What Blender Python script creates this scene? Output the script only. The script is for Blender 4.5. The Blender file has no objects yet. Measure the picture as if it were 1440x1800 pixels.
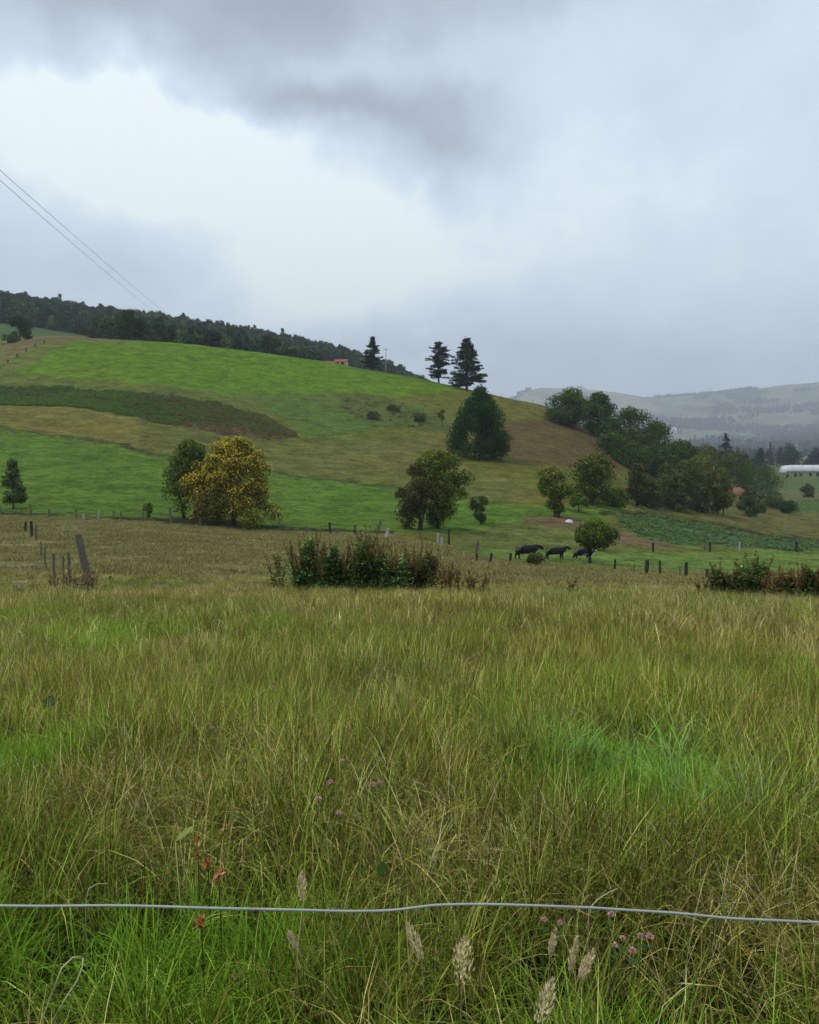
import bpy, bmesh, math, random
import numpy as np
from mathutils import Vector, Matrix
rnd = random.Random(7)
rng = np.random.default_rng(11)
scene = bpy.context.scene
COL = scene.collection
R = math.radians

# ------------------------------------------------------------------ camera
F = 1559.0                    # focal length in pixels of the 1440 x 1800 photograph
HOR = 790.0                   # row of the horizon
TH = math.atan((900 - HOR) / F)
cam_d = bpy.data.cameras.new('camera')
cam_d.sensor_fit = 'VERTICAL'; cam_d.sensor_height = 24.0; cam_d.lens = F / 1800 * 24.0
cam_d.clip_start = 0.05; cam_d.clip_end = 40000
cam = bpy.data.objects.new('camera', cam_d); COL.objects.link(cam)
cam.location = (0, 0, 0); cam.rotation_euler = (math.pi / 2 - TH, 0, 0)
scene.camera = cam

# ------------------------------------------------------------------ node helpers
def nt_math(nt, op, a, b=None, c=None, clamp=False):
    n = nt.nodes.new('ShaderNodeMath'); n.operation = op; n.use_clamp = clamp
    for i, v in enumerate((a, b, c)):
        if v is None: continue
        if isinstance(v, (int, float)): n.inputs[i].default_value = v
        else: nt.links.new(v, n.inputs[i])
    return n.outputs[0]
def nt_noise(nt, vec, scale, detail=4, rough=.55, dist=0.0):
    n = nt.nodes.new('ShaderNodeTexNoise')
    n.inputs['Scale'].default_value = scale; n.inputs['Detail'].default_value = detail
    n.inputs['Roughness'].default_value = rough; n.inputs['Distortion'].default_value = dist
    if vec is not None: nt.links.new(vec, n.inputs['Vector'])
    return n.outputs['Fac']
def nt_mix(nt, fac, a, b, blend='MIX'):
    n = nt.nodes.new('ShaderNodeMix'); n.data_type = 'RGBA'; n.blend_type = blend
    for i, v in ((0, fac), (6, a), (7, b)):
        if isinstance(v, (int, float)): n.inputs[i].default_value = v
        elif isinstance(v, tuple): n.inputs[i].default_value = (*v[:3], 1)
        else: nt.links.new(v, n.inputs[i])
    return n.outputs[2]

# ------------------------------------------------------------------ world: overcast sky with cloud masses
SUN_EL, SUN_AZ = R(56), R(-95)      # azimuth from +Y towards +X
world = bpy.data.worlds.new('World'); scene.world = world; world.use_nodes = True
nt = world.node_tree; nt.nodes.clear()
wo = nt.nodes.new('ShaderNodeOutputWorld'); bg = nt.nodes.new('ShaderNodeBackground')
nt.links.new(bg.outputs[0], wo.inputs[0]); bg.inputs[1].default_value = 0.1
sky = nt.nodes.new('ShaderNodeTexSky'); sky.sky_type = 'NISHITA'; sky.sun_disc = False
sky.sun_elevation = SUN_EL; sky.sun_rotation = SUN_AZ
tc = nt.nodes.new('ShaderNodeTexCoord'); DIR = tc.outputs['Generated']
# domain warp
def vnoise(scale, amp):
    n = nt.nodes.new('ShaderNodeTexNoise'); n.inputs['Scale'].default_value = scale; n.inputs['Detail'].default_value = 5
    n.inputs['Roughness'].default_value = .55
    nt.links.new(DIR, n.inputs['Vector'])
    s = nt.nodes.new('ShaderNodeVectorMath'); s.operation = 'SUBTRACT'; s.inputs[1].default_value = (.5, .5, .5)
    nt.links.new(n.outputs['Color'], s.inputs[0])
    m = nt.nodes.new('ShaderNodeVectorMath'); m.operation = 'SCALE'; m.inputs['Scale'].default_value = amp
    nt.links.new(s.outputs[0], m.inputs[0]); return m.outputs[0]
def vadd(a, b):
    n = nt.nodes.new('ShaderNodeVectorMath'); n.operation = 'ADD'; nt.links.new(a, n.inputs[0]); nt.links.new(b, n.inputs[1]); return n.outputs[0]
W = vadd(vadd(vadd(DIR, vnoise(2.4, .13)), vnoise(6.5, .12)), vnoise(19.0, .035))
sp = nt.nodes.new('ShaderNodeSeparateXYZ'); nt.links.new(W, sp.inputs[0])
az = nt_math(nt, 'ARCTAN2', sp.outputs[0], sp.outputs[1])
el = nt_math(nt, 'ARCTAN2', sp.outputs[2], nt_math(nt, 'SQRT', nt_math(nt, 'ADD', nt_math(nt, 'MULTIPLY', sp.outputs[0], sp.outputs[0]), nt_math(nt, 'MULTIPLY', sp.outputs[1], sp.outputs[1]))))
def lobe(px, py, sx, sy, amp, rot=0.0):
    a0 = math.atan((px - 720) / F); e0 = math.atan((HOR - py) / F)
    da = nt_math(nt, 'SUBTRACT', az, a0); de = nt_math(nt, 'SUBTRACT', el, e0)
    c, s = math.cos(R(rot)), math.sin(R(rot))
    p = nt_math(nt, 'ADD', nt_math(nt, 'MULTIPLY', da, c), nt_math(nt, 'MULTIPLY', de, s))
    q = nt_math(nt, 'SUBTRACT', nt_math(nt, 'MULTIPLY', de, c), nt_math(nt, 'MULTIPLY', da, s))
    p = nt_math(nt, 'MULTIPLY', p, F / sx); q = nt_math(nt, 'MULTIPLY', q, F / sy)
    r2 = nt_math(nt, 'ADD', nt_math(nt, 'MULTIPLY', p, p), nt_math(nt, 'MULTIPLY', q, q))
    return nt_math(nt, 'MULTIPLY', nt_math(nt, 'EXPONENT', nt_math(nt, 'MULTIPLY', r2, -1.0)), amp)
LOBES = [ # px, py, sx, sy, amp, rot(ccw)
    (235, 265, 200, 90, .55, 0), (90, 290, 150, 60, .10, 0), (500, 380, 270, 100, .36, -14), (820, 440, 330, 110, .20, 0), (600, 170, 90, 30, .14, 0),
    (300, 0, 520, 125, -.52, -3), (330, 130, 160, 50, -.12, -20), (-120, 150, 260, 90, -.16, 0), (640, 60, 330, 90, -.16, 0),
    (640, 226, 190, 42, -.46, -4), (470, 200, 80, 32, -.14, -20), (700, 300, 50, 28, -.14, 0), (840, 240, 100, 60, -.10, 0),
    (1250, 0, 420, 50, -.26, 0), (980, 20, 120, 50, -.08, 0), (980, 110, 90, 100, .10, 0), (1130, 330, 170, 60, .05, 0),
    (1080, 630, 520, 60, -.14, 0), (720, 600, 240, 30, -.08, 0), (120, 500, 280, 45, -.14, 0), (560, 525, 120, 40, .14, 0), (735, 640, 70, 18, .22, 0), (230, 410, 110, 50, -.05, 0), (60, 440, 120, 50, -.06, 0),
    (640, 480, 90, 40, .08, 0), (860, 440, 60, 22, -.06, 0)]
t = None
for L in LOBES:
    v = lobe(*L); t = v if t is None else nt_math(nt, 'ADD', t, v)
n1 = nt_noise(nt, W, 2.2, 6, .55); n2 = nt_noise(nt, W, 7.0, 5, .6)
n3 = nt_noise(nt, W, 17.0, 5, .6)
t = nt_math(nt, 'ADD', t, .75)
t = nt_math(nt, 'ADD', t, nt_math(nt, 'MULTIPLY', nt_math(nt, 'SUBTRACT', n3, .5), .16))
t = nt_math(nt, 'ADD', t, nt_math(nt, 'MULTIPLY', nt_math(nt, 'SUBTRACT', n1, .5), .30))
t = nt_math(nt, 'ADD', t, nt_math(nt, 'MULTIPLY', nt_math(nt, 'SUBTRACT', n2, .5), .40))
cr = nt.nodes.new('ShaderNodeValToRGB'); nt.links.new(t, cr.inputs[0])
CR = cr.color_ramp; CR.elements[0].position = 0; CR.elements[0].color = (.27, .325, .405, 1)
CR.elements[1].position = 1; CR.elements[1].color = (.93, 1.03, 1.06, 1)
for pos, c in ((.3, (.41, .465, .55, 1)), (.55, (.56, .645, .775, 1)), (.78, (.71, .82, .95, 1))):
    e = CR.elements.new(pos); e.color = c
sc_ = nt.nodes.new('ShaderNodeVectorMath'); sc_.operation = 'SCALE'; sc_.inputs['Scale'].default_value = 10.2
nt.links.new(cr.outputs[0], sc_.inputs[0])
nt.links.new(nt_mix(nt, .97, sky.outputs[0], sc_.outputs[0]), bg.inputs[0])
world.cycles.sampling_method = 'AUTOMATIC'

sun_d = bpy.data.lights.new('sun', 'SUN'); sun_d.energy = 1.5; sun_d.angle = R(10); sun_d.color = (1.0, .96, .90)
sun = bpy.data.objects.new('sun', sun_d); COL.objects.link(sun)
sd = Vector((math.sin(SUN_AZ) * math.cos(SUN_EL), math.cos(SUN_AZ) * math.cos(SUN_EL), math.sin(SUN_EL)))
sun.rotation_euler = sd.to_track_quat('Z', 'Y').to_euler()
vs = scene.view_settings; vs.view_transform = 'Standard'; vs.look = 'None'; vs.exposure = 0.1; vs.gamma = 1.0; vs.use_curve_mapping = False
cy = scene.cycles
cy.max_bounces = 4; cy.diffuse_bounces = 0; cy.use_adaptive_sampling = True; cy.adaptive_threshold = .03; cy.glossy_bounces = 1; cy.transmission_bounces = 2; cy.volume_bounces = 0; cy.transparent_max_bounces = 4

# ------------------------------------------------------------------ object helpers
def tag(o, label=None, cat=None, group=None, kind=None):
    if label: o['label'] = label
    if cat: o['category'] = cat
    if group: o['group'] = group
    if kind: o['kind'] = kind
    return o
def empty(name, loc, label, cat, group=None, rz=0.0):
    o = bpy.data.objects.new(name, None); COL.objects.link(o); o.location = loc; o.rotation_euler = (0, 0, rz)
    o.empty_display_size = .3
    return tag(o, label, cat, group)
def link(name, me, mat=None, parent=None, loc=(0, 0, 0)):
    o = bpy.data.objects.new(name, me); COL.objects.link(o); o.location = loc
    if mat is not None and len(me.materials) == 0: me.materials.append(mat)
    if parent is not None: o.parent = parent
    return o
def quads_mesh(name, V, cols=None, smooth=False):
    """V (n,4,3) separate quads"""
    n = len(V); me = bpy.data.meshes.new(name)
    me.vertices.add(4 * n); me.vertices.foreach_set('co', np.ascontiguousarray(V, dtype=np.float32).ravel())
    me.loops.add(4 * n); me.loops.foreach_set('vertex_index', np.arange(4 * n, dtype=np.int32))
    me.polygons.add(n); me.polygons.foreach_set('loop_start', np.arange(0, 4 * n, 4, dtype=np.int32))
    if cols is not None: set_col(me, np.repeat(cols, 4, axis=0))
    me.update(calc_edges=True); me.validate()
    return me
def set_col(me, c, name='Col'):
    a = me.attributes.new(name, 'FLOAT_COLOR', 'POINT')
    arr = np.ones((len(me.vertices), 4), np.float32); arr[:, :3] = c
    a.data.foreach_set('color', arr.ravel())
def poly_mesh(name, verts, faces, cols=None, smooth=True):
    me = bpy.data.meshes.new(name); me.from_pydata([tuple(map(float, v)) for v in verts], [], faces); me.update()
    if cols is not None: set_col(me, np.asarray(cols))
    if smooth: me.polygons.foreach_set('use_smooth', [True] * len(me.polygons))
    return me
class MB:
    def __init__(s): s.v = []; s.f = []; s.c = []
    def tube(s, pts, rad, sides=6, col=(1, 1, 1), jitter=0.0, cap=True):
        pts = [Vector(p) for p in pts]; b = len(s.v)
        for i, p in enumerate(pts):
            d = (pts[min(i + 1, len(pts) - 1)] - pts[max(i - 1, 0)]).normalized()
            a = d.cross(Vector((0.3, 1, .1))).normalized() if abs(d.z) > .9 else d.cross(Vector((0, 0, 1))).normalized()
            c = d.cross(a)
            for k in range(sides):
                an = 2 * math.pi * k / sides; r = rad[i] * (1 + jitter * rnd.uniform(-1, 1))
                s.v.append(p + (a * math.cos(an) + c * math.sin(an)) * r); s.c.append(col)
        for i in range(len(pts) - 1):
            for k in range(sides):
                k2 = (k + 1) % sides
                s.f.append((b + i * sides + k, b + i * sides + k2, b + (i + 1) * sides + k2, b + (i + 1) * sides + k))
        if cap:
            s.f.append(tuple(b + k for k in range(sides))[::-1]); s.f.append(tuple(b + (len(pts) - 1) * sides + k for k in range(sides)))
        return s
    def box(s, lo, hi, col=(1, 1, 1)):
        b = len(s.v)
        for x in (lo[0], hi[0]):
            for y in (lo[1], hi[1]):
                for z in (lo[2], hi[2]): s.v.append(Vector((x, y, z))); s.c.append(col)
        for q in ((0, 1, 3, 2), (4, 6, 7, 5), (0, 4, 5, 1), (2, 3, 7, 6), (0, 2, 6, 4), (1, 5, 7, 3)): s.f.append(tuple(b + i for i in q))
        return s
    def face(s, pts, col=(1, 1, 1)):
        b = len(s.v)
        for p in pts: s.v.append(Vector(p)); s.c.append(col)
        s.f.append(tuple(range(b, b + len(pts)))); return s
    def mesh(s, name, smooth=False): return poly_mesh(name, s.v, s.f, s.c, smooth)

# ------------------------------------------------------------------ numpy noise
_perm = rng.random((256, 256)).astype(np.float64)
def vnoise2(x, y):
    xi = np.floor(x).astype(int); yi = np.floor(y).astype(int); fx = x - xi; fy = y - yi
    fx = fx * fx * (3 - 2 * fx); fy = fy * fy * (3 - 2 * fy)
    a = _perm[xi & 255, yi & 255]; b = _perm[(xi + 1) & 255, yi & 255]; c = _perm[xi & 255, (yi + 1) & 255]; d = _perm[(xi + 1) & 255, (yi + 1) & 255]
    return (a * (1 - fx) + b * fx) * (1 - fy) + (c * (1 - fx) + d * fx) * fy
def fbm(x, y, oct=4, lac=2.03, g=.5):
    s = 0; a = 1; tot = 0
    for o in range(oct):
        s = s + a * vnoise2(x + 17.3 * o, y - 9.1 * o); tot += a; a *= g; x = x * lac; y = y * lac
    return s / tot
def sstep(a, b, x):
    t = np.clip((x - a) / (b - a), 0, 1); return t * t * (3 - 2 * t)

# ------------------------------------------------------------------ terrain height
def row2slope(py): return -math.tan(TH + math.atan((py - 900) / F))
NEAR = [(1.0, -1.65), (1.3, -1.72), (2.5, -2.15), (5, -2.5), (10, -3.1), (20, -4.02)]
PR = lambda *a: [(a[i], a[i + 1]) for i in range(0, len(a), 2)]
PLAIN = PR(500, 846, 700, 830, 1000, 818, 1500, 809)
COLS = {
 -1500: PR(30, 1042, 50, 975, 75, 925, 105, 890, 140, 830, 180, 765, 220, 705, 260, 660, 300, 625, 340, 600, 500, 580, 850, 520, 1200, 535, 2000, 600, 3000, 720, 10400, 745),
 -300: PR(30, 1042, 50, 975, 75, 925, 105, 890, 140, 828, 180, 760, 220, 702, 260, 660, 300, 625, 340, 602, 500, 578, 850, 520, 1200, 535, 2000, 600, 3000, 720, 10400, 745),
 0: PR(30, 1044, 50, 978, 75, 932, 110, 898, 140, 835, 180, 760, 220, 708, 260, 668, 300, 630, 340, 606, 372, 600, 450, 592, 600, 568, 850, 533, 1200, 550, 2000, 620, 3000, 720, 10400, 745),
 110: PR(30, 1044, 50, 980, 75, 936, 110, 902, 140, 840, 180, 768, 220, 712, 260, 668, 300, 626, 335, 596, 370, 591, 450, 592, 600, 582, 850, 550, 1200, 565, 2000, 650, 3000, 735, 10400, 745),
 240: PR(30, 1045, 50, 984, 75, 940, 110, 908, 140, 850, 180, 778, 220, 722, 260, 674, 300, 630, 340, 598, 375, 604, 450, 616, 600, 606, 850, 568, 1200, 590, 2000, 690, 3000, 740, 10400, 748),
 480: PR(30, 1045, 50, 992, 75, 955, 112, 927, 140, 880, 180, 820, 220, 764, 260, 716, 300, 668, 340, 623, 370, 630, 450, 650, 600, 645, 850, 606, 1200, 640, 2000, 720, 3000, 745, 10400, 750),
 720: PR(30, 1045, 50, 1003, 75, 968, 108, 934, 140, 892, 180, 838, 220, 786, 260, 740, 300, 698, 335, 662, 372, 668, 450, 688, 600, 693, 900, 672, 1300, 700, 2000, 745, 3000, 748, 10400, 750),
 880: PR(30, 1046, 50, 1010, 75, 985, 95, 977, 112, 945, 140, 903, 180, 848, 220, 798, 260, 755, 300, 720, 330, 698, 370, 706, 450, 735, 700, 775, 1500, 790, 4600, 775, 6600, 735, 8400, 704, 10400, 715),
 960: PR(30, 1047, 50, 1013, 75, 990, 95, 983, 115, 945, 145, 897, 180, 852, 220, 808, 260, 770, 300, 738, 325, 715, 370, 735, 450, 765, 700, 795, 1500, 795, 4600, 775, 6600, 730, 8400, 680, 10400, 700),
 1060: PR(30, 1048, 50, 1016, 75, 995, 95, 990, 120, 945, 150, 903, 190, 862, 230, 826, 270, 792, 300, 768, 330, 774, 420, 800, 700, 808, 1500, 800, 4600, 775, 6600, 730, 8400, 686, 10400, 700),
 1160: PR(30, 1049, 50, 1020, 75, 1002, 92, 996, 125, 950, 160, 918, 200, 890, 240, 862, 280, 834, 310, 816, 340, 820, 500, 838, 700, 828, 1500, 806, 4600, 778, 6400, 735, 8400, 700, 10400, 712),
 1260: PR(30, 1050, 50, 1022, 75, 1008, 90, 1002, 125, 965, 170, 930, 210, 905, 250, 885, 300, 864, 330, 854, 400, 852, 500, 846, 700, 830, 1500, 808, 4600, 775, 6400, 735, 8400, 694, 10400, 705),
 1360: PR(30, 1052, 50, 1024, 75, 1010, 90, 1006, 125, 973, 170, 943, 220, 920, 280, 896, 350, 876, 500, 846, 700, 830, 1500, 808, 4600, 778, 6400, 728, 8400, 682, 10400, 695),
 1440: PR(30, 1053, 50, 1025, 75, 1012, 90, 1008, 125, 975, 170, 956, 220, 930, 280, 902, 350, 876, 500, 846, 700, 830, 1500, 808, 4600, 770, 6400, 722, 8400, 674, 10400, 690),
 1800: PR(30, 1056, 50, 1030, 90, 1012, 125, 980, 170, 956, 220, 930, 280, 902, 350, 876, 500, 846, 700, 830, 1500, 808, 4600, 770, 6400, 715, 8400, 665, 10400, 680),
 2900: PR(30, 1056, 50, 1030, 90, 1012, 125, 980, 170, 956, 220, 930, 280, 902, 350, 876, 500, 846, 700, 830, 1500, 808, 4600, 770, 6400, 715, 8400, 665, 10400, 680),
}
def pchip(x, y, xq):
    x = np.asarray(x, float); y = np.asarray(y, float); h = np.diff(x); dl = np.diff(y, axis=0) / (h if y.ndim == 1 else h[:, None])
    m = np.zeros_like(y); 
    a = dl[:-1]; b = dl[1:]; w1 = (2 * h[1:] + h[:-1]); w2 = (h[1:] + 2 * h[:-1])
    if y.ndim > 1: w1 = w1[:, None]; w2 = w2[:, None]
    with np.errstate(divide='ignore', invalid='ignore'):
        mm = (w1 + w2) / (w1 / a + w2 / b)
    m[1:-1] = np.where(a * b > 0, mm, 0); m[0] = dl[0]; m[-1] = dl[-1]
    k = np.clip(np.searchsorted(x, xq) - 1, 0, len(h) - 1); t = (xq - x[k]) / h[k]; hh = h[k]
    if y.ndim > 1: t = t[:, None]; hh = hh[:, None]
    return (1 + 2 * t) * (1 - t) ** 2 * y[k] + t * (1 - t) ** 2 * hh * m[k] + t * t * (3 - 2 * t) * y[k + 1] + t * t * (t - 1) * hh * m[k + 1]
LD = np.linspace(0, math.log(10400), 1000)
pxs = sorted(COLS); tab = []
for p in pxs:
    kn = [(d, z / d) for d, z in NEAR] + [(d, row2slope(py)) for d, py in COLS[p]]
    tab.append(pchip(np.log([k[0] for k in kn]), np.array([k[1] for k in kn]), LD))
tab = np.array(tab)
UQ = np.linspace((-1500 - 720) / F, (2900 - 720) / F, 700)
TAB = pchip((np.array(pxs) - 720) / F, tab, UQ)           # (700, 900)
def H(x, y):
    x = np.asarray(x, float); y = np.asarray(y, float); yy = np.maximum(y, 1.0)
    iu = np.clip((x / yy - UQ[0]) / (UQ[1] - UQ[0]), 0, len(UQ) - 1.001); il = np.clip(np.log(yy) / (LD[1] - LD[0]), 0, len(LD) - 1.001)
    a = iu.astype(int); b = il.astype(int); fa = iu - a; fb = il - b
    s = (TAB[a, b] * (1 - fa) + TAB[a + 1, b] * fa) * (1 - fb) + (TAB[a, b + 1] * (1 - fa) + TAB[a + 1, b + 1] * fa) * fb
    z = s * yy
    z = z + .16 * (fbm(x * .35, y * .35, 3) - .5) * sstep(2, 6, yy)
    z = z + 1.0 * (fbm(x * .06 + 40, y * .06, 3) - .5) * sstep(60, 140, yy)
    z = z + 75 * (fbm(x * .0016 + 5, y * .0016 + 3, 5) - .5) * sstep(3000, 5000, yy)
    return z
def project(x, y, z):
    fy = y * math.cos(TH) - z * math.sin(TH); uy = y * math.sin(TH) + z * math.cos(TH)
    return 720 + F * x / fy, 900 - F * uy / fy
_T = np.geomspace(1.0, 10400, 10000)
def ray(px, py):
    u = (px - 720) / F; v = (py - 900) / F
    return u, math.cos(TH) - v * math.sin(TH), -math.sin(TH) - v * math.cos(TH)
def at(px, py, h=0.0, dmin=1.0):
    dx, dy, dz = ray(px, py); X = _T * dx; Y = _T * dy; Z = _T * dz
    hit = np.nonzero((Z <= H(X, Y) + h) & (Y > dmin))[0]
    i = hit[0] if len(hit) else len(_T) - 1
    return Vector((X[i], Y[i], float(H(X[i], Y[i]))))
def at_d(px, d):
    x = (px - 720) / F * d
    return Vector((x, d, float(H(x, d))))

# ------------------------------------------------------------------ field colours
def inpoly(px, py, P):
    n = len(P); r = np.zeros(px.shape, bool); j = n - 1
    for i in range(n):
        xi, yi = P[i]; xj, yj = P[j]
        c = ((yi > py) != (yj > py)) & (px < (xj - xi) * (py - yi) / ((yj - yi) if yj != yi else 1e-9) + xi)
        r ^= c; j = i
    return r
def P2(*a): return [(a[i], a[i + 1]) for i in range(0, len(a), 2)]
C_MEADOW = (.185, .168, .066); C_GREEN = (.088, .156, .022); C_GREEN2 = (.098, .180, .014); C_TAN = (.145, .142, .034); C_OLIVE = (.115, .122, .022)
C_CROP = (.042, .062, .020); C_SOIL = (.098, .060, .030); C_BROWN = (.095, .072, .028); C_FOREST = (.02, .035, .015)
FIELDS = [ # polygons in the photograph's view of the hillside -> real field areas
 ('olive', C_OLIVE, P2(-600, 590, 1500, 590, 1500, 1010, 900, 1000, 700, 950, 500, 930, 0, 908, -600, 900)),
 ('green2', C_GREEN2, P2(-600, 560, 250, 560, 700, 630, 860, 680, 700, 700, 620, 692, 480, 690, 380, 690, 200, 672, 0, 660, -600, 650)),
 ('olivetop', (.125, .150, .032), P2(-600, 560, 30, 560, 130, 600, 60, 640, 0, 662, -600, 660)),
 ('dry_top', (.15, .13, .05), P2(30, 560, 250, 560, 250, 600, 170, 601, 70, 600, 0, 640)),
 ('transition', (.105, .135, .028), P2(0, 655, 200, 668, 400, 690, 480, 690, 480, 740, 300, 700, 0, 684)),
 ('greenmid', (.085, .135, .026), P2(480, 690, 650, 700, 760, 715, 700, 750, 600, 765, 540, 768, 500, 735, 440, 700)),
 ('scrub', (.085, .108, .026), P2(585, 695, 640, 692, 720, 712, 790, 742, 790, 760, 700, 752, 640, 742, 600, 722)),
 ('crop', C_CROP, P2(-600, 676, 0, 680, 110, 680, 210, 688, 320, 697, 400, 712, 480, 738, 528, 764, 470, 770, 400, 757, 250, 736, 130, 716, 0, 711, -600, 706)),
 ('tan', C_TAN, P2(-600, 706, 0, 713, 130, 718, 240, 738, 330, 752, 250, 770, 330, 795, 400, 810, 300, 800, 150, 772, 0, 752, -600, 745)),
 ('tan2', (.118, .128, .032), P2(240, 738, 400, 768, 520, 775, 640, 770, 760, 770, 800, 800, 880, 840, 960, 880, 850, 882, 700, 850, 520, 838, 400, 815, 250, 790)),
 ('green', C_GREEN, P2(-600, 748, 0, 755, 150, 774, 300, 804, 400, 815, 520, 840, 700, 858, 860, 884, 1000, 890, 1100, 890, 1140, 890, 1100, 900, 1000, 925, 920, 912, 840, 940, 700, 938, 500, 930, 0, 908, -600, 900)),
 ('soil', C_SOIL, P2(240, 733, 330, 740, 430, 750, 520, 764, 500, 772, 410, 766, 320, 750)),
 ('brown', (.100, .074, .026), P2(885, 740, 960, 738, 1030, 748, 1075, 775, 1110, 830, 1060, 815, 980, 822, 900, 812, 880, 790)),
 ('oliveR', (.125, .125, .038), P2(1090, 888, 1180, 880, 1300, 890, 1500, 890, 1500, 1000, 1440, 960, 1300, 925, 1200, 905, 1100, 898)),
 ('ruddy', (.15, .105, .055), P2(915, 910, 1010, 905, 1040, 925, 1200, 950, 1200, 968, 1050, 960, 950, 930)),
 ('oliveB', (.125, .14, .035), P2(800, 940, 900, 920, 1000, 930, 1100, 955, 1200, 960, 1250, 966, 1100, 968, 900, 965, 790, 960)),
 ('ditch', (.055, .080, .020), P2(-300, 742, 0, 750, 150, 769, 300, 798, 400, 810, 520, 835, 700, 854, 860, 879, 860, 883, 700, 859, 520, 840, 400, 815, 300, 804, 150, 773, 0, 755, -300, 747)),
 ('hedge_shade', (.030, .042, .013), P2(-300, 890, 0, 900, 110, 903, 250, 908, 330, 911, 400, 915, 520, 927, 690, 934, 690, 942, 500, 941, 400, 940, 250, 930, 0, 915, -300, 905)),  # hedge shadow painted into the ground colour, together with dark vegetation
 ('cropstrip', (.060, .110, .048), P2(1085, 905, 1150, 903, 1250, 920, 1340, 940, 1440, 955, 1560, 965, 1560, 975, 1440, 970, 1300, 965, 1180, 945, 1090, 925)),
 ('hedgeline', (.045, .05, .022), P2(1060, 900, 1140, 900, 1250, 918, 1340, 936, 1440, 950, 1440, 956, 1330, 942, 1240, 924, 1140, 907, 1060, 905)),
 ('rowgreen', (.070, .145, .035), P2(1095, 925, 1180, 938, 1260, 958, 1200, 960, 1110, 938)),
 ('pasture', (.120, .185, .038), P2(780, 962, 900, 966, 1180, 970, 1560, 968, 1560, 1015, 1240, 1006, 1000, 992, 850, 982, 790, 975)),
 ('valley', (.085, .120, .040), P2(1330, 825, 1560, 825, 1560, 905, 1440, 900, 1390, 890, 1340, 870)),
 ('valley2', (.12, .13, .05), P2(1330, 862, 1560, 866, 1560, 880, 1350, 878)),
 ('valley3', (.07, .13, .035), P2(1390, 886, 1560, 886, 1560, 905, 1400, 902)),
]
def fencerow(px):   # row of the fence at the foot of the hill
    return np.interp(px, [-600, 0, 100, 250, 400, 520, 680, 780, 860, 1000, 1240, 1560], [890, 906, 908, 915, 928, 934, 938, 958, 984, 996, 1010, 1020])
def field(x, y, z):
    px, py = project(x, y, z)
    jx = (fbm(x * .12, y * .12, 4) - .5) * 26; jy = (fbm(x * .15 + 50, y * .15 + 20, 4) - .5) * 10 + (fbm(x * 1.1, y * 1.1 + 20, 2) - .5) * 7
    qx = px + jx; qy = py + jy
    col = np.tile(np.array(C_MEADOW), (len(x), 1)); idx = np.full(len(x), -1)
    hillmask = (y < 420) & (py < fencerow(px) + jy * .5)
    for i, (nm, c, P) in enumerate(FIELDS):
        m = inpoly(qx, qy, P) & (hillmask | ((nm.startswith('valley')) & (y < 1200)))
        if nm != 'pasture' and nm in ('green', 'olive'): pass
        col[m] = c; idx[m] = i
    far = (y >= 420) & (y < 1900)
    # forest hill on the left / the valley floor on the right
    left = sstep(900, 700, px)
    fr = far & (px < 850) & ~((px < 190) & (y < 610))
    col[fr] = C_FOREST; idx[fr] = 100
    lf = far & (px < 190) & (y < 610); col[lf] = (.060, .105, .035); idx[lf] = 101
    vf = far & (px >= 850) & (idx < 0)
    n = fbm(x * .01, y * .02, 4); col[vf] = np.where(n[vf][:, None] > .5, np.array([[.10, .14, .05]]), np.array([[.13, .13, .06]])); idx[vf] = 102
    fh = y >= 1900
    n = fbm(x * .0022 + 9, y * .0022, 4); 
    pal = np.array([[.045, .065, .035], [.16, .19, .08], [.09, .12, .05], [.23, .22, .11]])
    k = np.clip(((n - .34) * 11).astype(int), 0, 3); col[fh] = pal[k[fh]]; idx[fh] = 103
    return col, idx

# ------------------------------------------------------------------ materials
def mat_base(name):
    m = bpy.data.materials.new(name); m.use_nodes = True; n = m.node_tree
    return m, n, n.nodes['Principled BSDF']
def mat_simple(name, col, rough=.8, noise=.25, scale=8.0, spec=.2, metal=0.0, bump=0.0):
    m, n, b = mat_base(name)
    tcn = n.nodes.new('ShaderNodeTexCoord')
    f = nt_noise(n, tcn.outputs['Object'], scale, 5, .6)
    v = nt_math(n, 'ADD', nt_math(n, 'MULTIPLY', nt_math(n, 'SUBTRACT', f, .5), noise * 2.4), 1.0)
    mul = n.nodes.new('ShaderNodeVectorMath'); mul.operation = 'SCALE'; mul.inputs[0].default_value = col; n.links.new(v, mul.inputs['Scale'])
    n.links.new(mul.outputs[0], b.inputs['Base Color'])
    b.inputs['Roughness'].default_value = rough; b.inputs['Specular IOR Level'].default_value = spec; b.inputs['Metallic'].default_value = metal
    if bump:
        bp = n.nodes.new('ShaderNodeBump'); bp.inputs['Strength'].default_value = bump; bp.inputs['Distance'].default_value = .02
        n.links.new(f, bp.inputs['Height']); n.links.new(bp.outputs[0], b.inputs['Normal'])
    return m
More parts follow.
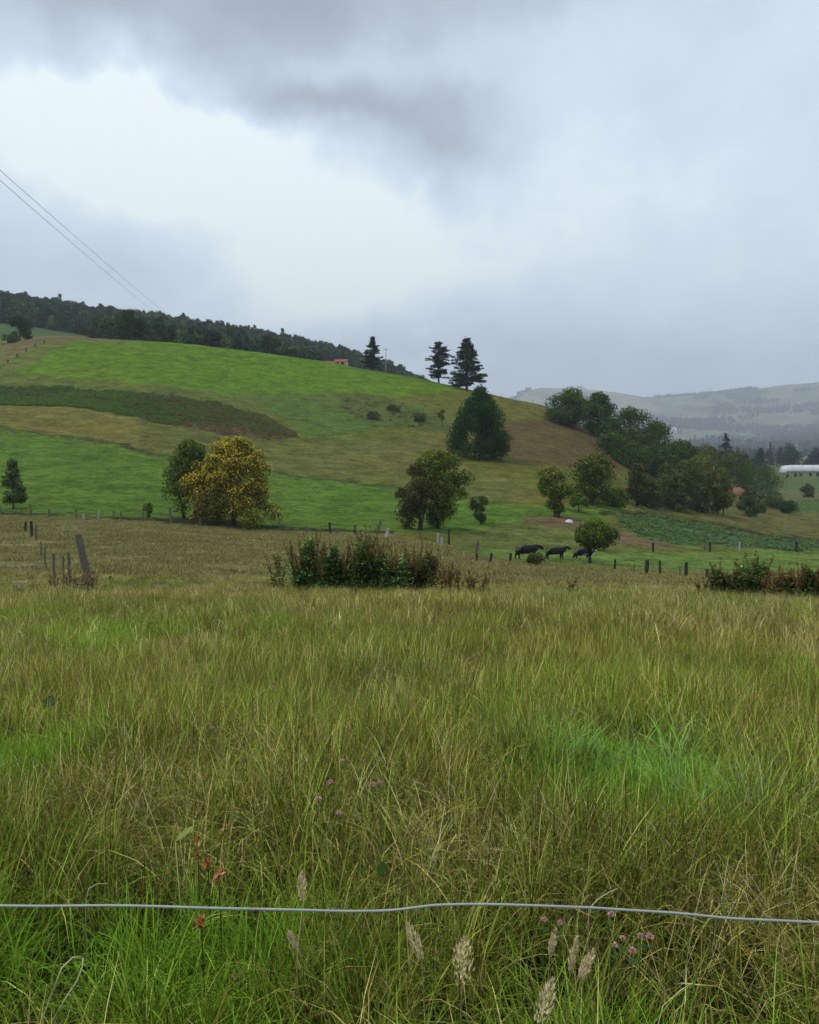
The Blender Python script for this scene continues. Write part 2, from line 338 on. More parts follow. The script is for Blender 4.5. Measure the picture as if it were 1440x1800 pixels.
def mat_leafy(name, inst=False, trans=.30, rough=.8, spec=.04, hue=.03, val=.30):
    """diffuse + translucent leaf; colour from the Col attribute (times per-instance icol)"""
    m = bpy.data.materials.new(name); m.use_nodes = True; n = m.node_tree; n.nodes.clear()
    out = n.nodes.new('ShaderNodeOutputMaterial')
    a = n.nodes.new('ShaderNodeAttribute'); a.attribute_name = 'Col'; c = a.outputs['Color']
    if inst:
        a2 = n.nodes.new('ShaderNodeAttribute'); a2.attribute_type = 'INSTANCER'; a2.attribute_name = 'icol'
        c = nt_mix(n, 1.0, c, a2.outputs['Color'], 'MULTIPLY')
        oi = n.nodes.new('ShaderNodeObjectInfo'); r = oi.outputs['Random']
        hs = n.nodes.new('ShaderNodeHueSaturation'); n.links.new(c, hs.inputs['Color'])
        n.links.new(nt_math(n, 'ADD', nt_math(n, 'MULTIPLY', r, hue), .5 - hue / 2), hs.inputs['Hue'])
        n.links.new(nt_math(n, 'ADD', nt_math(n, 'MULTIPLY', r, val), 1 - val / 2), hs.inputs['Value'])
        c = hs.outputs[0]
    p = n.nodes.new('ShaderNodeBsdfPrincipled'); p.inputs['Roughness'].default_value = rough; p.inputs['Specular IOR Level'].default_value = spec
    n.links.new(c, p.inputs['Base Color'])
    tr = n.nodes.new('ShaderNodeBsdfTranslucent'); n.links.new(nt_mix(n, 1.0, c, (1.25, 1.3, .7), 'MULTIPLY'), tr.inputs['Color'])
    mx = n.nodes.new('ShaderNodeMixShader'); mx.inputs[0].default_value = trans
    n.links.new(p.outputs[0], mx.inputs[1]); n.links.new(tr.outputs[0], mx.inputs[2]); n.links.new(mx.outputs[0], out.inputs[0])
    return m
M_FOL = mat_leafy('foliage', trans=.18, spec=.03)
M_INST = mat_leafy('grass_blades', inst=True, trans=.12, val=.5)
M_WOOD_I = mat_leafy('forest_foliage', inst=True, trans=.10, spec=.02, val=.5)
M_BARK = mat_simple('bark', (.055, .042, .032), .9, .35, 5, bump=.4)
M_POST = mat_simple('weathered_post_wood', (.15, .125, .095), .9, .4, 14, bump=.5)
M_POST_PALE = mat_simple('pale_post', (.42, .41, .36), .8, .2, 9)
M_POST_DARK = mat_simple('dark_post', (.045, .040, .034), .9, .3, 9)
M_WIRE = mat_simple('galvanised_wire', (.36, .38, .33), .5, .25, 60, spec=.35, metal=.1)
M_FWIRE = mat_simple('old_fence_wire', (.16, .16, .15), .6, .1, 5)
M_CABLE = mat_simple('power_cable', (.18, .18, .20), .6, .1, 2)
M_WHITE = mat_simple('white_paint', (.72, .72, .70), .7, .1, 3)

# terrain material
m, n, b = mat_base('ground')
a = n.nodes.new('ShaderNodeAttribute'); a.attribute_name = 'Col'
g = n.nodes.new('ShaderNodeNewGeometry'); pos = g.outputs['Position']
nA = nt_noise(n, pos, .22, 6, .62); nB = nt_noise(n, pos, 1.3, 6, .68); nC = nt_noise(n, pos, .035, 4, .55, .6)
nF = nt_noise(n, pos, .006, 7, .6)
v = nt_math(n, 'ADD', nt_math(n, 'MULTIPLY', nt_math(n, 'SUBTRACT', nA, .5), 2.2), 1.0)
v = nt_math(n, 'ADD', v, nt_math(n, 'MULTIPLY', nt_math(n, 'SUBTRACT', nB, .5), 2.4))
v = nt_math(n, 'MAXIMUM', v, .25)
s1 = n.nodes.new('ShaderNodeVectorMath'); s1.operation = 'SCALE'; n.links.new(a.outputs['Color'], s1.inputs[0]); n.links.new(v, s1.inputs['Scale'])
mpn = n.nodes.new('ShaderNodeMapping'); mpn.inputs['Scale'].default_value = (.035, .13, .25); n.links.new(pos, mpn.inputs[0])
nT = nt_noise(n, mpn.outputs[0], 1.0, 3, .5, .4)
trk = nt_math(n, 'SUBTRACT', 1.0, nt_math(n, 'MULTIPLY', nt_math(n, 'ABSOLUTE', nt_math(n, 'SUBTRACT', nt_math(n, 'FRACT', nt_math(n, 'MULTIPLY', nT, 7.0)), .5)), 9.0), clamp=True)
spz = n.nodes.new('ShaderNodeSeparateXYZ'); n.links.new(pos, spz.inputs[0])
trk = nt_math(n, 'MULTIPLY', trk, nt_math(n, 'MULTIPLY', nt_math(n, 'SUBTRACT', spz.outputs[1], 115), .02, clamp=True))
trk = nt_math(n, 'MULTIPLY', trk, nt_math(n, 'MULTIPLY', nt_math(n, 'SUBTRACT', nA, .40), 3.5, clamp=True))
f1 = nt_math(n, 'MULTIPLY', nt_math(n, 'SUBTRACT', nC, .46), 3.2, clamp=True)
c1 = nt_mix(n, nt_math(n, 'MULTIPLY', f1, .42), s1.outputs[0], nt_mix(n, 1.0, s1.outputs[0], (1.45, .92, 1.1), 'MULTIPLY'))
c1 = nt_mix(n, nt_math(n, 'MULTIPLY', trk, .38), c1, nt_mix(n, 1.0, c1, (.45, .38, .5), 'MULTIPLY'))
n.links.new(c1, b.inputs['Base Color']); b.inputs['Roughness'].default_value = 1; b.inputs['Specular IOR Level'].default_value = 0.05
bp = n.nodes.new('ShaderNodeBump'); bp.inputs['Strength'].default_value = .9; bp.inputs['Distance'].default_value = .35
n.links.new(nB, bp.inputs['Height']); n.links.new(bp.outputs[0], b.inputs['Normal'])
M_GROUND = m

# ------------------------------------------------------------------ terrain mesh
def rows():
    d = [1.0]
    while d[-1] < 10200:
        x = d[-1]
        step = x * .03 if x < 90 else (max(.012 * x, 1.0) if x < 420 else x * .014)
        if 95 < x < 400: step = .85
        d.append(x + step)
    return np.array(d)
DR = rows()
uc = (np.arange(-140, 1581, 5) - 720) / F
ext = np.array([.60, .68, .8, 1.0, 1.2])
uc = np.concatenate([-ext[::-1], uc, ext])
U, D = np.meshgrid(uc, DR); edge = (np.abs(U) > .58)
X = U * D + np.where(edge, np.sign(U) * (np.abs(U) - .57) * 9, 0); Y = D
Z = H(X, Y)
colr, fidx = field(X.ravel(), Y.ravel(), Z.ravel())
# thatch below the tall grass
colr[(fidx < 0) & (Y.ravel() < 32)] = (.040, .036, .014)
nr, nc = X.shape
verts = np.stack([X.ravel(), Y.ravel(), Z.ravel()], 1)
I = (np.arange(nr - 1)[:, None] * nc + np.arange(nc - 1)[None, :]).ravel()
faces = np.stack([I, I + 1, I + nc + 1, I + nc], 1)
# behind and under the camera: the flat roadside verge joins the same sheet
nb = len(verts)
back = []
for yb in (-1.0, -20.0, -300.0):
    for j in range(nc):
        back.append((verts[j, 0] * (1 + (1 - yb) * 1.2) if abs(verts[j, 0]) > .01 else 0.0, yb, -1.65))
verts = np.concatenate([verts, np.array(back)]); colr = np.concatenate([colr, np.tile([[.08, .09, .035]], (len(back), 1))])
bf = []
for r_ in range(3):
    top = (lambda j: j) if r_ == 0 else (lambda j, r_=r_: nb + (r_ - 1) * nc + j)
    for j in range(nc - 1): bf.append((nb + r_ * nc + j, nb + r_ * nc + j + 1, top(j + 1), top(j)))
faces = np.concatenate([faces, np.array(bf)])
me = bpy.data.meshes.new('ground'); nf = len(faces)
me.vertices.add(len(verts)); me.vertices.foreach_set('co', verts.astype(np.float32).ravel())
me.loops.add(4 * nf); me.loops.foreach_set('vertex_index', faces.astype(np.int32).ravel())
me.polygons.add(nf); me.polygons.foreach_set('loop_start', np.arange(0, 4 * nf, 4, dtype=np.int32))
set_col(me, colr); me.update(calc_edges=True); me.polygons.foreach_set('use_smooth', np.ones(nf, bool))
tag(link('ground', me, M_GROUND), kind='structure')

# ------------------------------------------------------------------ scatter (stuff only)
def make_sources(name, meshes, mat):
    c = bpy.data.collections.new(name)
    for i, me in enumerate(meshes):
        if len(me.materials) == 0: me.materials.append(mat)
        o = bpy.data.objects.new('%s_%02d' % (name, i), me); c.objects.link(o)
    return c
def scatter(name, pts, rot, scl, idx, icol, coll):
    n_ = len(pts); me = bpy.data.meshes.new(name); me.vertices.add(n_); me.vertices.foreach_set('co', np.asarray(pts, np.float32).ravel())
    for nm, typ, arr, key in (('rot', 'FLOAT_VECTOR', rot, 'vector'), ('scl', 'FLOAT_VECTOR', scl, 'vector')):
        at_ = me.attributes.new(nm, typ, 'POINT'); at_.data.foreach_set(key, np.asarray(arr, np.float32).ravel())
    at_ = me.attributes.new('idx', 'INT', 'POINT'); at_.data.foreach_set('value', np.asarray(idx, np.int32))
    set_col(me, icol, 'icol'); me.update()
    o = link(name, me); tag(o, kind='stuff')
    g = bpy.data.node_groups.new(name, 'GeometryNodeTree')
    g.interface.new_socket('Geometry', in_out='INPUT', socket_type='NodeSocketGeometry'); g.interface.new_socket('Geometry', in_out='OUTPUT', socket_type='NodeSocketGeometry')
    gi = g.nodes.new('NodeGroupInput'); go = g.nodes.new('NodeGroupOutput')
    ip = g.nodes.new('GeometryNodeInstanceOnPoints'); ci = g.nodes.new('GeometryNodeCollectionInfo')
    ci.inputs['Collection'].default_value = coll; ci.inputs['Separate Children'].default_value = True; ci.inputs['Reset Children'].default_value = True
    def na(nm, typ):
        q = g.nodes.new('GeometryNodeInputNamedAttribute'); q.data_type = typ; q.inputs['Name'].default_value = nm; return q.outputs[0]
    er = g.nodes.new('FunctionNodeEulerToRotation'); g.links.new(na('rot', 'FLOAT_VECTOR'), er.inputs[0])
    g.links.new(gi.outputs[0], ip.inputs['Points']); g.links.new(ci.outputs[0], ip.inputs['Instance']); ip.inputs['Pick Instance'].default_value = True
    g.links.new(na('idx', 'INT'), ip.inputs['Instance Index']); g.links.new(er.outputs[0], ip.inputs['Rotation']); g.links.new(na('scl', 'FLOAT_VECTOR'), ip.inputs['Scale'])
    g.links.new(ip.outputs[0], go.inputs[0])
    md = o.modifiers.new('scatter', 'NODES'); md.node_group = g
    return o
def area_pts(n_, d0, d1, k=.56, ex=1.3):
    d = np.sqrt(rng.uniform(d0 * d0, d1 * d1, n_)); x = rng.uniform(-1, 1, n_) * (k * d + ex); return x, d

# ------------------------------------------------------------------ grass clumps
def clump(name, nb_, rad, h0, h1, w, lean, droop, pal, heads=0.0, segs=5, kink=.0):
    """ribbon blades; pal = list of (weight, colour)"""
    Vs, Fs, Cs = [], [], []; ws = np.array([p[0] for p in pal], float); ws /= ws.sum()
    for _ in range(nb_):
        a = rng.uniform(0, 2 * math.pi); r = rad * math.sqrt(rng.random()); bx, by = r * math.cos(a), r * math.sin(a)
        h = rng.uniform(h0, h1); yaw = rng.uniform(0, 2 * math.pi); ln = abs(rng.normal(0, lean)); dr = max(0, rng.normal(droop, droop * .6))
        c = np.array(pal[rng.choice(len(pal), p=ws)][1]) * (rng.uniform(.35, 1.25) if rng.random() < .75 else rng.uniform(1.3, 2.0))
        ww = w * rng.uniform(.6, 1.3); fx, fy = math.cos(yaw), math.sin(yaw); sx, sy = -fy, fx
        tw = rng.uniform(-.8, .8); b0 = len(Vs); px_, pz_, ang = 0.0, 0.0, ln
        kk = rng.integers(2, segs) if rng.random() < kink else -1
        for s in range(segs + 1):
            tt = s / segs; wid = ww * (1 - tt) ** .6 * (.75 + .5 * tt) * .5 if tt < 1 else ww * .05
            ca, sa = math.cos(tw * tt), math.sin(tw * tt); ox, oy = sx * ca + fx * sa, sy * ca + fy * sa
            X0, Y0 = bx + fx * px_, by + fy * px_
            Vs += [(X0 - ox * wid, Y0 - oy * wid, pz_), (X0 + ox * wid, Y0 + oy * wid, pz_)]; Cs += [c * (.85 + .3 * tt)] * 2
            ang += dr / segs * (0.6 + 1.6 * tt) + (rng.uniform(.5, 1.3) if s == kk else 0)
            px_ += h / segs * math.sin(ang); pz_ += h / segs * math.cos(ang)
            if s: Fs.append((b0 + 2 * s - 2, b0 + 2 * s - 1, b0 + 2 * s + 1, b0 + 2 * s))
        if rng.random() < heads:      # loose seed head on the tip: small flakes round the last stretch
            hl = h * rng.uniform(.12, .22); hc = np.array([.46, .38, .21]) * rng.uniform(.6, 1.3)
            for q in range(13):
                u_ = q / 12; cx = bx + fx * (px_ - math.sin(ang) * hl * (1 - u_)); cy_ = by + fy * (px_ - math.sin(ang) * hl * (1 - u_)); cz = pz_ - math.cos(ang) * hl * (1 - u_)
                s_ = ww * rng.uniform(.3, .6) * (1.1 - .6 * u_); ra = rng.uniform(0, 6.28); b1 = len(Vs); dx, dy = math.cos(ra) * s_, math.sin(ra) * s_
                Vs += [(cx, cy_, cz), (cx + dx, cy_ + dy, cz + s_ * .8), (cx + dx * .6, cy_ + dy * .6, cz + s_ * 2.6), (cx - dx * .3, cy_ - dy * .3, cz + s_ * 1.2)]
                Cs += [hc] * 4; Fs.append((b1, b1 + 1, b1 + 2, b1 + 3))
    return poly_mesh(name, Vs, Fs, Cs, smooth=True)
G = (.150, .205, .024); G2 = (.215, .305, .040); DKG = (.036, .062, .012); OL = (.245, .225, .042); TN = (.50, .40, .155); TN2 = (.74, .64, .38); BR = (.30, .17, .060); BL = (.31, .41, .19)
near_pal = [
    [(6, G), (3, OL), (2, TN), (1, DKG)], [(4, G), (4, OL), (3, TN), (1, BR)], [(4, G2), (4, G), (2, OL), (1, TN)],
    [(7, G2), (3, G), (1, DKG)], [(6, G2), (4, G), (1, BL)],
    [(2, OL), (4, TN), (2, BR), (1, TN2), (1, G)], [(3, OL), (4, TN), (2, TN2), (1, G)],
    [(4, BL), (3, G2), (1, TN2)]]
near_meshes = []
for i, p in enumerate(near_pal):
    lush = i in (3, 4, 7)
    near_meshes.append(clump('tuft', 30 if lush else 24, .13, .30, .80 if lush else .86, .0095 if lush else .0072, .36, 1.0 if lush else .75, p, heads=0 if lush else .22, kink=.10 if lush else .35))
mid_meshes = [clump('tuft', 44, .42, .40, .86, .010, .28, .6, near_pal[i], heads=.25, segs=4, kink=.2) for i in (0, 1, 2, 3, 5, 6)]
far_meshes = [clump('tuft', 46, .8, .14, .34, .024, .35, .6, [(1, (1.15, 1.15, 1.15)), (1, (.75, .85, .75)), (1, (1.5, 1.25, 1.1))], segs=3) for i in range(3)]
GR_NEAR = make_sources('near_tuft', near_meshes, M_INST); GR_MID = make_sources('mid_tuft', mid_meshes, M_INST); GR_FAR = make_sources('far_tuft', far_meshes, M_INST)

def gpx(px, py, h=.5):
    p = at(px, py, h); return p.x, p.y
def blobm(x, y, px, py, rx, ry):     # ground patch centred under a picked point; radii in metres
    cx, cy_ = gpx(px, py); return np.exp(-(((x - cx) / rx) ** 2 + ((y - cy_) / ry) ** 2))
def meadow_masks(x, y):
    g = 1.3 * blobm(x, y, 1095, 1310, .8, 1.2) + 1.6 * blobm(x, y, 0, 1290, .7, 1.0) + .9 * blobm(x, y, 150, 1560, .9, .45) + .5 * blobm(x, y, 380, 1530, .5, .35) + .7 * blobm(x, y, 400, 1090, 3.5, 3.5) \
        + .6 * blobm(x, y, 20, 1070, 2.5, 3) + .6 * blobm(x, y, 300, 1700, .5, .3) + .35 * blobm(x, y, 1150, 1160, 3, 3) + .5 * blobm(x, y, 930, 1330, 1.0, .8) + .45 * blobm(x, y, 1290, 1690, .9, .4)
    r = 1.0 * blobm(x, y, 850, 1420, .55, .55) + .7 * blobm(x, y, 230, 1330, 1.1, 1.1) + .6 * blobm(x, y, 1380, 1500, .6, .5) + .6 * blobm(x, y, 330, 1400, .6, .4) + .5 * blobm(x, y, 60, 1120, 3, 3) + .6 * blobm(x, y, 1420, 1100, 3, 4)
    bl = .45 * blobm(x, y, 1250, 1370, .8, .5) + .9 * blobm(x, y, 1085, 1275, .75, .9)
    n_ = fbm(x * .55, y * .55, 4) - .5; m_ = fbm(x * 1.6 + 30, y * 1.6, 3) - .5
    return g + n_ * 1.3 - .02 + .30 * sstep(5.0, 2.6, y), r - n_ * 1.3 + m_ * .6 - .06 + .30 * sstep(16, 32, y), bl
def meadow(name, n_, d0, d1, coll, near, smin, smax, k=.56, fade=None):
    x, y = area_pts(n_, d0, d1, k)
    # natural tussocks: thin out where a clumpiness field is low
    keep = rng.random(n_) < .12 + 1.2 * sstep(.40, .62, fbm(x * 1.9 + 7, y * 1.9, 3)); x = x[keep]; y = y[keep]
    z = H(x, y); g, r, bl = meadow_masks(x, y); q = rng.random(len(x)); q2 = rng.random(len(x))
    if near:
        idx = rng.integers(0, 3, len(x)); idx = np.where(g * .9 > q, rng.integers(3, 5, len(x)), idx); idx = np.where((r * .9 > q2) & (g < .5), rng.integers(5, 7, len(x)), idx); idx = np.where(bl * .8 > rng.random(len(x)), 7, idx)
    else:
        idx = rng.integers(0, 3, len(x)); idx = np.where(g * .9 > q, 3, idx); idx = np.where(r * .8 + .12 > q2, rng.integers(4, 6, len(x)), idx)
    pt = fbm(x * .18 + 3, y * .18 + 8, 3)
    tint = np.ones((len(x), 3)) * (.80 + .5 * fbm(x * .8, y * .8 + 60, 3))[:, None]
    tint *= np.where(g[:, None] > .6, np.array([[1.0, 1.28, .95]]), 1.0)
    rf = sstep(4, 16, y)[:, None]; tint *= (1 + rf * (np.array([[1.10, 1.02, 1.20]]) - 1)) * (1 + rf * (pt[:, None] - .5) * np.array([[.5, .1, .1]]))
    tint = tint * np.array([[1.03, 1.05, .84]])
    if near: tint *= .80 + .20 * sstep(4.0, 9.0, y)[:, None]  # shade painted into the tint: grass darkens towards the camera
    s = rng.uniform(smin, smax, len(x)) * (.55 + .55 * fbm(x * .5 + 80, y * .5, 3) + .40 * fbm(x * 1.9 + 7, y * 1.9, 3)) * (1 - .18 * np.clip(g, 0, 1))
    if fade: s = s * (1 - .55 * sstep(fade[0], fade[1], y))
    rot = np.stack([rng.normal(0, .10, len(x)), rng.normal(0, .10, len(x)), rng.uniform(0, 6.283, len(x))], 1)
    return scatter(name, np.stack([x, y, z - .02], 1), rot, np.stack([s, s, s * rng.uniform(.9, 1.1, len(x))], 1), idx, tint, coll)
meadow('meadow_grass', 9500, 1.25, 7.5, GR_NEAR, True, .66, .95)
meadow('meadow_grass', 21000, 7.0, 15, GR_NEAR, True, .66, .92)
meadow('meadow_grass', 22000, 14, 38, GR_MID, False, .62, .88, fade=(18, 34))

def tufts(name, n_, d0, d1, sel, smin, smax, var=1.5, gain=1.15):
    x, y = area_pts(n_, d0, d1); z = H(x, y); c, f = field(x, y, z)
    px, py = project(x, y, z)
    k = sel(f, x, y) & (rng.random(len(x)) < .25 + 1.2 * sstep(.38, .62, fbm(x * .22, y * .22 + 9, 4)))
    x, y, z, c = x[k], y[k], z[k], c[k]; s = rng.uniform(smin, smax, len(x))
    rot = np.stack([np.zeros(len(x)), np.zeros(len(x)), rng.uniform(0, 6.28, len(x))], 1)
    v = gain * (1 - var / 2 + var * fbm(x * .3, y * .4, 4))[:, None]
    return scatter(name, np.stack([x, y, z - .02], 1), rot, np.stack([s, s, s], 1), rng.integers(0, 3, len(x)), c * v, GR_FAR)
tufts('field_grass', 34000, 36, 118, lambda f, x, y: f < 0, .6, 1.0, var=.35, gain=1.2)
NM = [f_[0] for f_ in FIELDS]
grazed = {i for i, nm in enumerate(NM) if nm not in ('crop', 'soil', 'brown', 'cropstrip', 'ruddy')}
tufts('pasture_grass', 60000, 80, 350, lambda f, x, y: np.isin(f, list(grazed)), .45, .95, gain=1.0)

# ------------------------------------------------------------------ crops (leafy rows, stuff)
def leafclump(name, n_, rad, hgt, leaf, pal):
    V = []; C = []
    for _ in range(n_):
        a = rng.uniform(0, 6.28); r = rad * math.sqrt(rng.random()); p = np.array([r * math.cos(a), r * math.sin(a), hgt * rng.uniform(.15, 1) * (1 - .4 * (r / rad) ** 2)])
        nv = np.array([math.cos(a) * .7, math.sin(a) * .7, 1]) + rng.normal(0, .45, 3); nv /= np.linalg.norm(nv)
        t1 = np.cross(nv, rng.normal(0, 1, 3)); t1 /= np.linalg.norm(t1); t2 = np.cross(nv, t1); l = leaf * rng.uniform(.6, 1.3)
        V.append([p - t1 * l, p - t2 * l * .45, p + t1 * l, p + t2 * l * .45]); C.append(np.array(pal[rng.integers(len(pal))]) * rng.uniform(.6, 1.4))
    return quads_mesh(name, np.array(V), np.array(C))
crop_src = make_sources('crop_plant', [leafclump('crop', 70, .42, .8, .16, [(.115, .215, .040), (.075, .140, .028), (.15, .18, .04)]), leafclump('crop', 60, .4, .6, .15, [(.22, .115, .050), (.09, .10, .030), (.24, .16, .06)]),
                                       leafclump('crop', 60, .4, .55, .17, [(.120, .20, .060), (.08, .135, .04), (.17, .24, .09)])], M_INST)
def crop(name, names, n_, d0, d1, kinds, s0, s1, prob=None):
    x, y = area_pts(n_, d0, d1); y = np.round(y / 1.15) * 1.15 + rng.normal(0, .12, len(y)); z = H(x, y); c, f = field(x, y, z); px, py = project(x, y, z)
    k = np.isin(f, [NM.index(q) for q in names])
    k &= rng.random(len(x)) < .12 + 1.0 * sstep(.40, .62, fbm(x * .09 + 3, y * .16, 4))
    if prob is not None: k &= rng.random(len(x)) < prob(px, py)
    x, y, z, px = x[k], y[k], z[k], px[k]; s = rng.uniform(s0, s1, len(x))
    idx = kinds(px, rng.random(len(x)))
    scatter(name, np.stack([x, y, z], 1), np.stack([0 * x, 0 * x, rng.uniform(0, 6.28, len(x))], 1), np.stack([s, s, s], 1), idx, np.ones((len(x), 3)), crop_src)
crop('crop_plants', ['crop', 'soil'], 130000, 195, 270, lambda px, q: np.where(q < np.clip((px - 180) / 300, .08, .62), 1, 0), .4, .85)
crop('leafy_vegetable_rows', ['cropstrip', 'rowgreen'], 60000, 110, 260, lambda px, q: np.where(q < .85, 2, 0), .6, 1.0)
crop('scrub_ground_cover', ['scrub', 'hedgeline'], 22000, 120, 290, lambda px, q: np.where(q < .5, 1, 0), .6, 1.4, lambda px, py: .16)

# ------------------------------------------------------------------ trees
PROF = { # radius fraction against height fraction of the crown
 'round': [(0, .7), (.15, .9), (.4, 1), (.65, .95), (.85, .7), (1, .25)],
 'broad': [(0, .92), (.15, 1), (.4, .92), (.65, .74), (.85, .52), (1, .18)],
 'dome': [(0, .96), (.15, 1), (.45, .90), (.7, .74), (.88, .52), (1, .30)],
 'egg': [(0, .88), (.2, 1), (.45, .90), (.75, .58), (1, .16)],
 'cone': [(0, .9), (.2, 1), (.45, .85), (.7, .55), (.9, .28), (1, .06)],
 'ball': [(0, .5), (.2, .85), (.5, 1), (.75, .85), (.9, .6), (1, .25)],
 'column': [(0, .6), (.3, 1), (.6, .75), (.85, .4), (1, .1)],
 'vase': [(0, .35), (.3, .6), (.6, .95), (.8, 1), (.92, .75), (1, .35)],
 'flat': [(0, .8), (.3, 1), (.7, .9), (1, .4)],
}
def crown_quads(W_, Hh, z0, prof, nblob, blob, nleaf, leaf, pal, outer_pal=None, outer_p=0.0, seed=1, squash=1.0, gap=0.0, ragged=.0, cx=0, cy=0, ymul=1.0):
    r_ = np.random.default_rng(seed); P = PROF[prof]; ph = [p[0] for p in P]; pr = [p[1] for p in P]
    B = []
    for i in range(nblob):
        h = r_.random() ** .9; R_ = np.interp(h, ph, pr) * W_ / 2; b = blob * W_ * r_.uniform(.65, 1.25) * (.72 + .28 * np.interp(h, ph, pr))
        a = r_.uniform(0, 6.283); rr = max(0, R_ - b * .85) * (r_.random() ** .38) + ragged * W_ * max(0, r_.normal(0, .5))
        B.append((cx + rr * math.cos(a), cy + rr * math.sin(a) * ymul, z0 + b * .35 + (Hh - b * 1.15) * h, b))
    B = np.array(B); wts = B[:, 3] ** 2; k = r_.choice(len(B), nleaf, p=wts / wts.sum()); b = B[k]
    dv = r_.normal(0, 1, (nleaf, 3)); dv[:, 2] += .25; dv /= np.linalg.norm(dv, axis=1)[:, None]
    rad = b[:, 3] * (1 - .75 * r_.random(nleaf) ** 1.7) * (1 + .07 * r_.normal(0, 1, nleaf)); p = b[:, :3] + dv * rad[:, None] * np.array([1, 1, squash])
    p[:, 2] = np.maximum(p[:, 2], z0 * .75)
    nv = dv + r_.normal(0, .55, (nleaf, 3)); nv /= np.linalg.norm(nv, axis=1)[:, None]
    t1 = np.cross(nv, r_.normal(0, 1, (nleaf, 3))); t1 /= np.linalg.norm(t1, axis=1)[:, None]; t2 = np.cross(nv, t1)
    l = (leaf * r_.uniform(.6, 1.4, nleaf))[:, None]
    V = np.stack([p - t1 * l, p - t2 * l * .55, p + t1 * l, p + t2 * l * .55], 1)
    pal = np.array(pal) * np.array([1.28, 1.38, 1.0]); bt = r_.uniform(.75, 1.25, len(B))[k]
    C = pal[r_.integers(0, len(pal), nleaf)] * (r_.uniform(.65, 1.35, nleaf) * bt)[:, None]
    isf = np.zeros(nleaf, bool)
    if outer_pal is not None:
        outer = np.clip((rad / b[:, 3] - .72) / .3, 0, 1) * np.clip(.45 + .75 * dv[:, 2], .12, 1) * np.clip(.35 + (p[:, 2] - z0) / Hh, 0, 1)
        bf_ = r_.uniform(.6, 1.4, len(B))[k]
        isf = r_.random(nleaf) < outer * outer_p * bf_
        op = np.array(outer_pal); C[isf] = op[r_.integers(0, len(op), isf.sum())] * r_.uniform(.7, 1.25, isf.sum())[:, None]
    return V, C, isf, B
def trunk_mesh(Hc, z0, W_, B, r0, seed, stems=1, name='trunk'):
    r_ = random.Random(seed); mb = MB()
    tops = []
    for s in range(stems):
        a = r_.uniform(0, 6.28); off = Vector((math.cos(a), math.sin(a), 0)) * (W_ * .10 if stems > 1 else 0)
        top = Vector((off.x * 2.2 + r_.uniform(-.05, .05) * W_, off.y * 2.2 + r_.uniform(-.05, .05) * W_, z0 + (Hc - z0) * .72))
        pts = [off.lerp(top, q) + Vector((r_.uniform(-1, 1), r_.uniform(-1, 1), 0)) * W_ * .015 for q in (0, .2, .45, .7, 1)]
        pts[0] = off + Vector((0, 0, -.25)); mb.tube(pts, [r0 * 1.35, r0, r0 * .8, r0 * .5, r0 * .15], 7, jitter=.08); tops.append(pts)
    idx = list(range(len(B))); r_.shuffle(idx)
    for i in idx[:min(12, len(B))]:
        c = Vector(B[i][:3]); pts = r_.choice(tops); q = pts[2 if c.z > z0 + (Hc - z0) * .5 else 1]
        m_ = q.lerp(c, .5) + Vector((0, 0, (c - q).length * .08)); mb.tube([q, m_, c], [r0 * .45, r0 * .28, r0 * .08], 5)
    return mb.mesh(name, True)
TREE_N = 0
def tree(name, label, cat, base, wpx, hpx, prof='round', trunk=.12, nblob=26, blob=.17, nleaf=5000, leaf=.24, pal=((.03, .05, .02),), outer_pal=None, outer_p=0, group=None, stems=1, ragged=.03, r0=None, blossoms=False, sink=.1, ymul=1.0, squash=.9, trunkpart='trunk', crownpart='crown'):
    global TREE_N; TREE_N += 1; seed = 100 + TREE_N
    d = base.y; nleaf = int(nleaf * 1.7); leaf *= 1.15; W_ = 1.2 * wpx * d / F; Hh = 1.06 * hpx * d / F; z0 = Hh * (trunk if trunk > .25 else trunk * .3)
    t_ = empty(name, (base.x, base.y, base.z - sink), label, cat, group)
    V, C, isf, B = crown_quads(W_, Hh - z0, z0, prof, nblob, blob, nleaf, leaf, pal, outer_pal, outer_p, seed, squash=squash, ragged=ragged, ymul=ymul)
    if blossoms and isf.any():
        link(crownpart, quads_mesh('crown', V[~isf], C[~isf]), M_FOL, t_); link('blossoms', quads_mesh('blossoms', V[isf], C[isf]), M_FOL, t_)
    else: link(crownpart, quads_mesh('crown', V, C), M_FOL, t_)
    link(trunkpart, trunk_mesh(Hh, z0, W_, B, r0 or max(.05, W_ * .028), seed, stems), M_BARK, t_)
    return t_
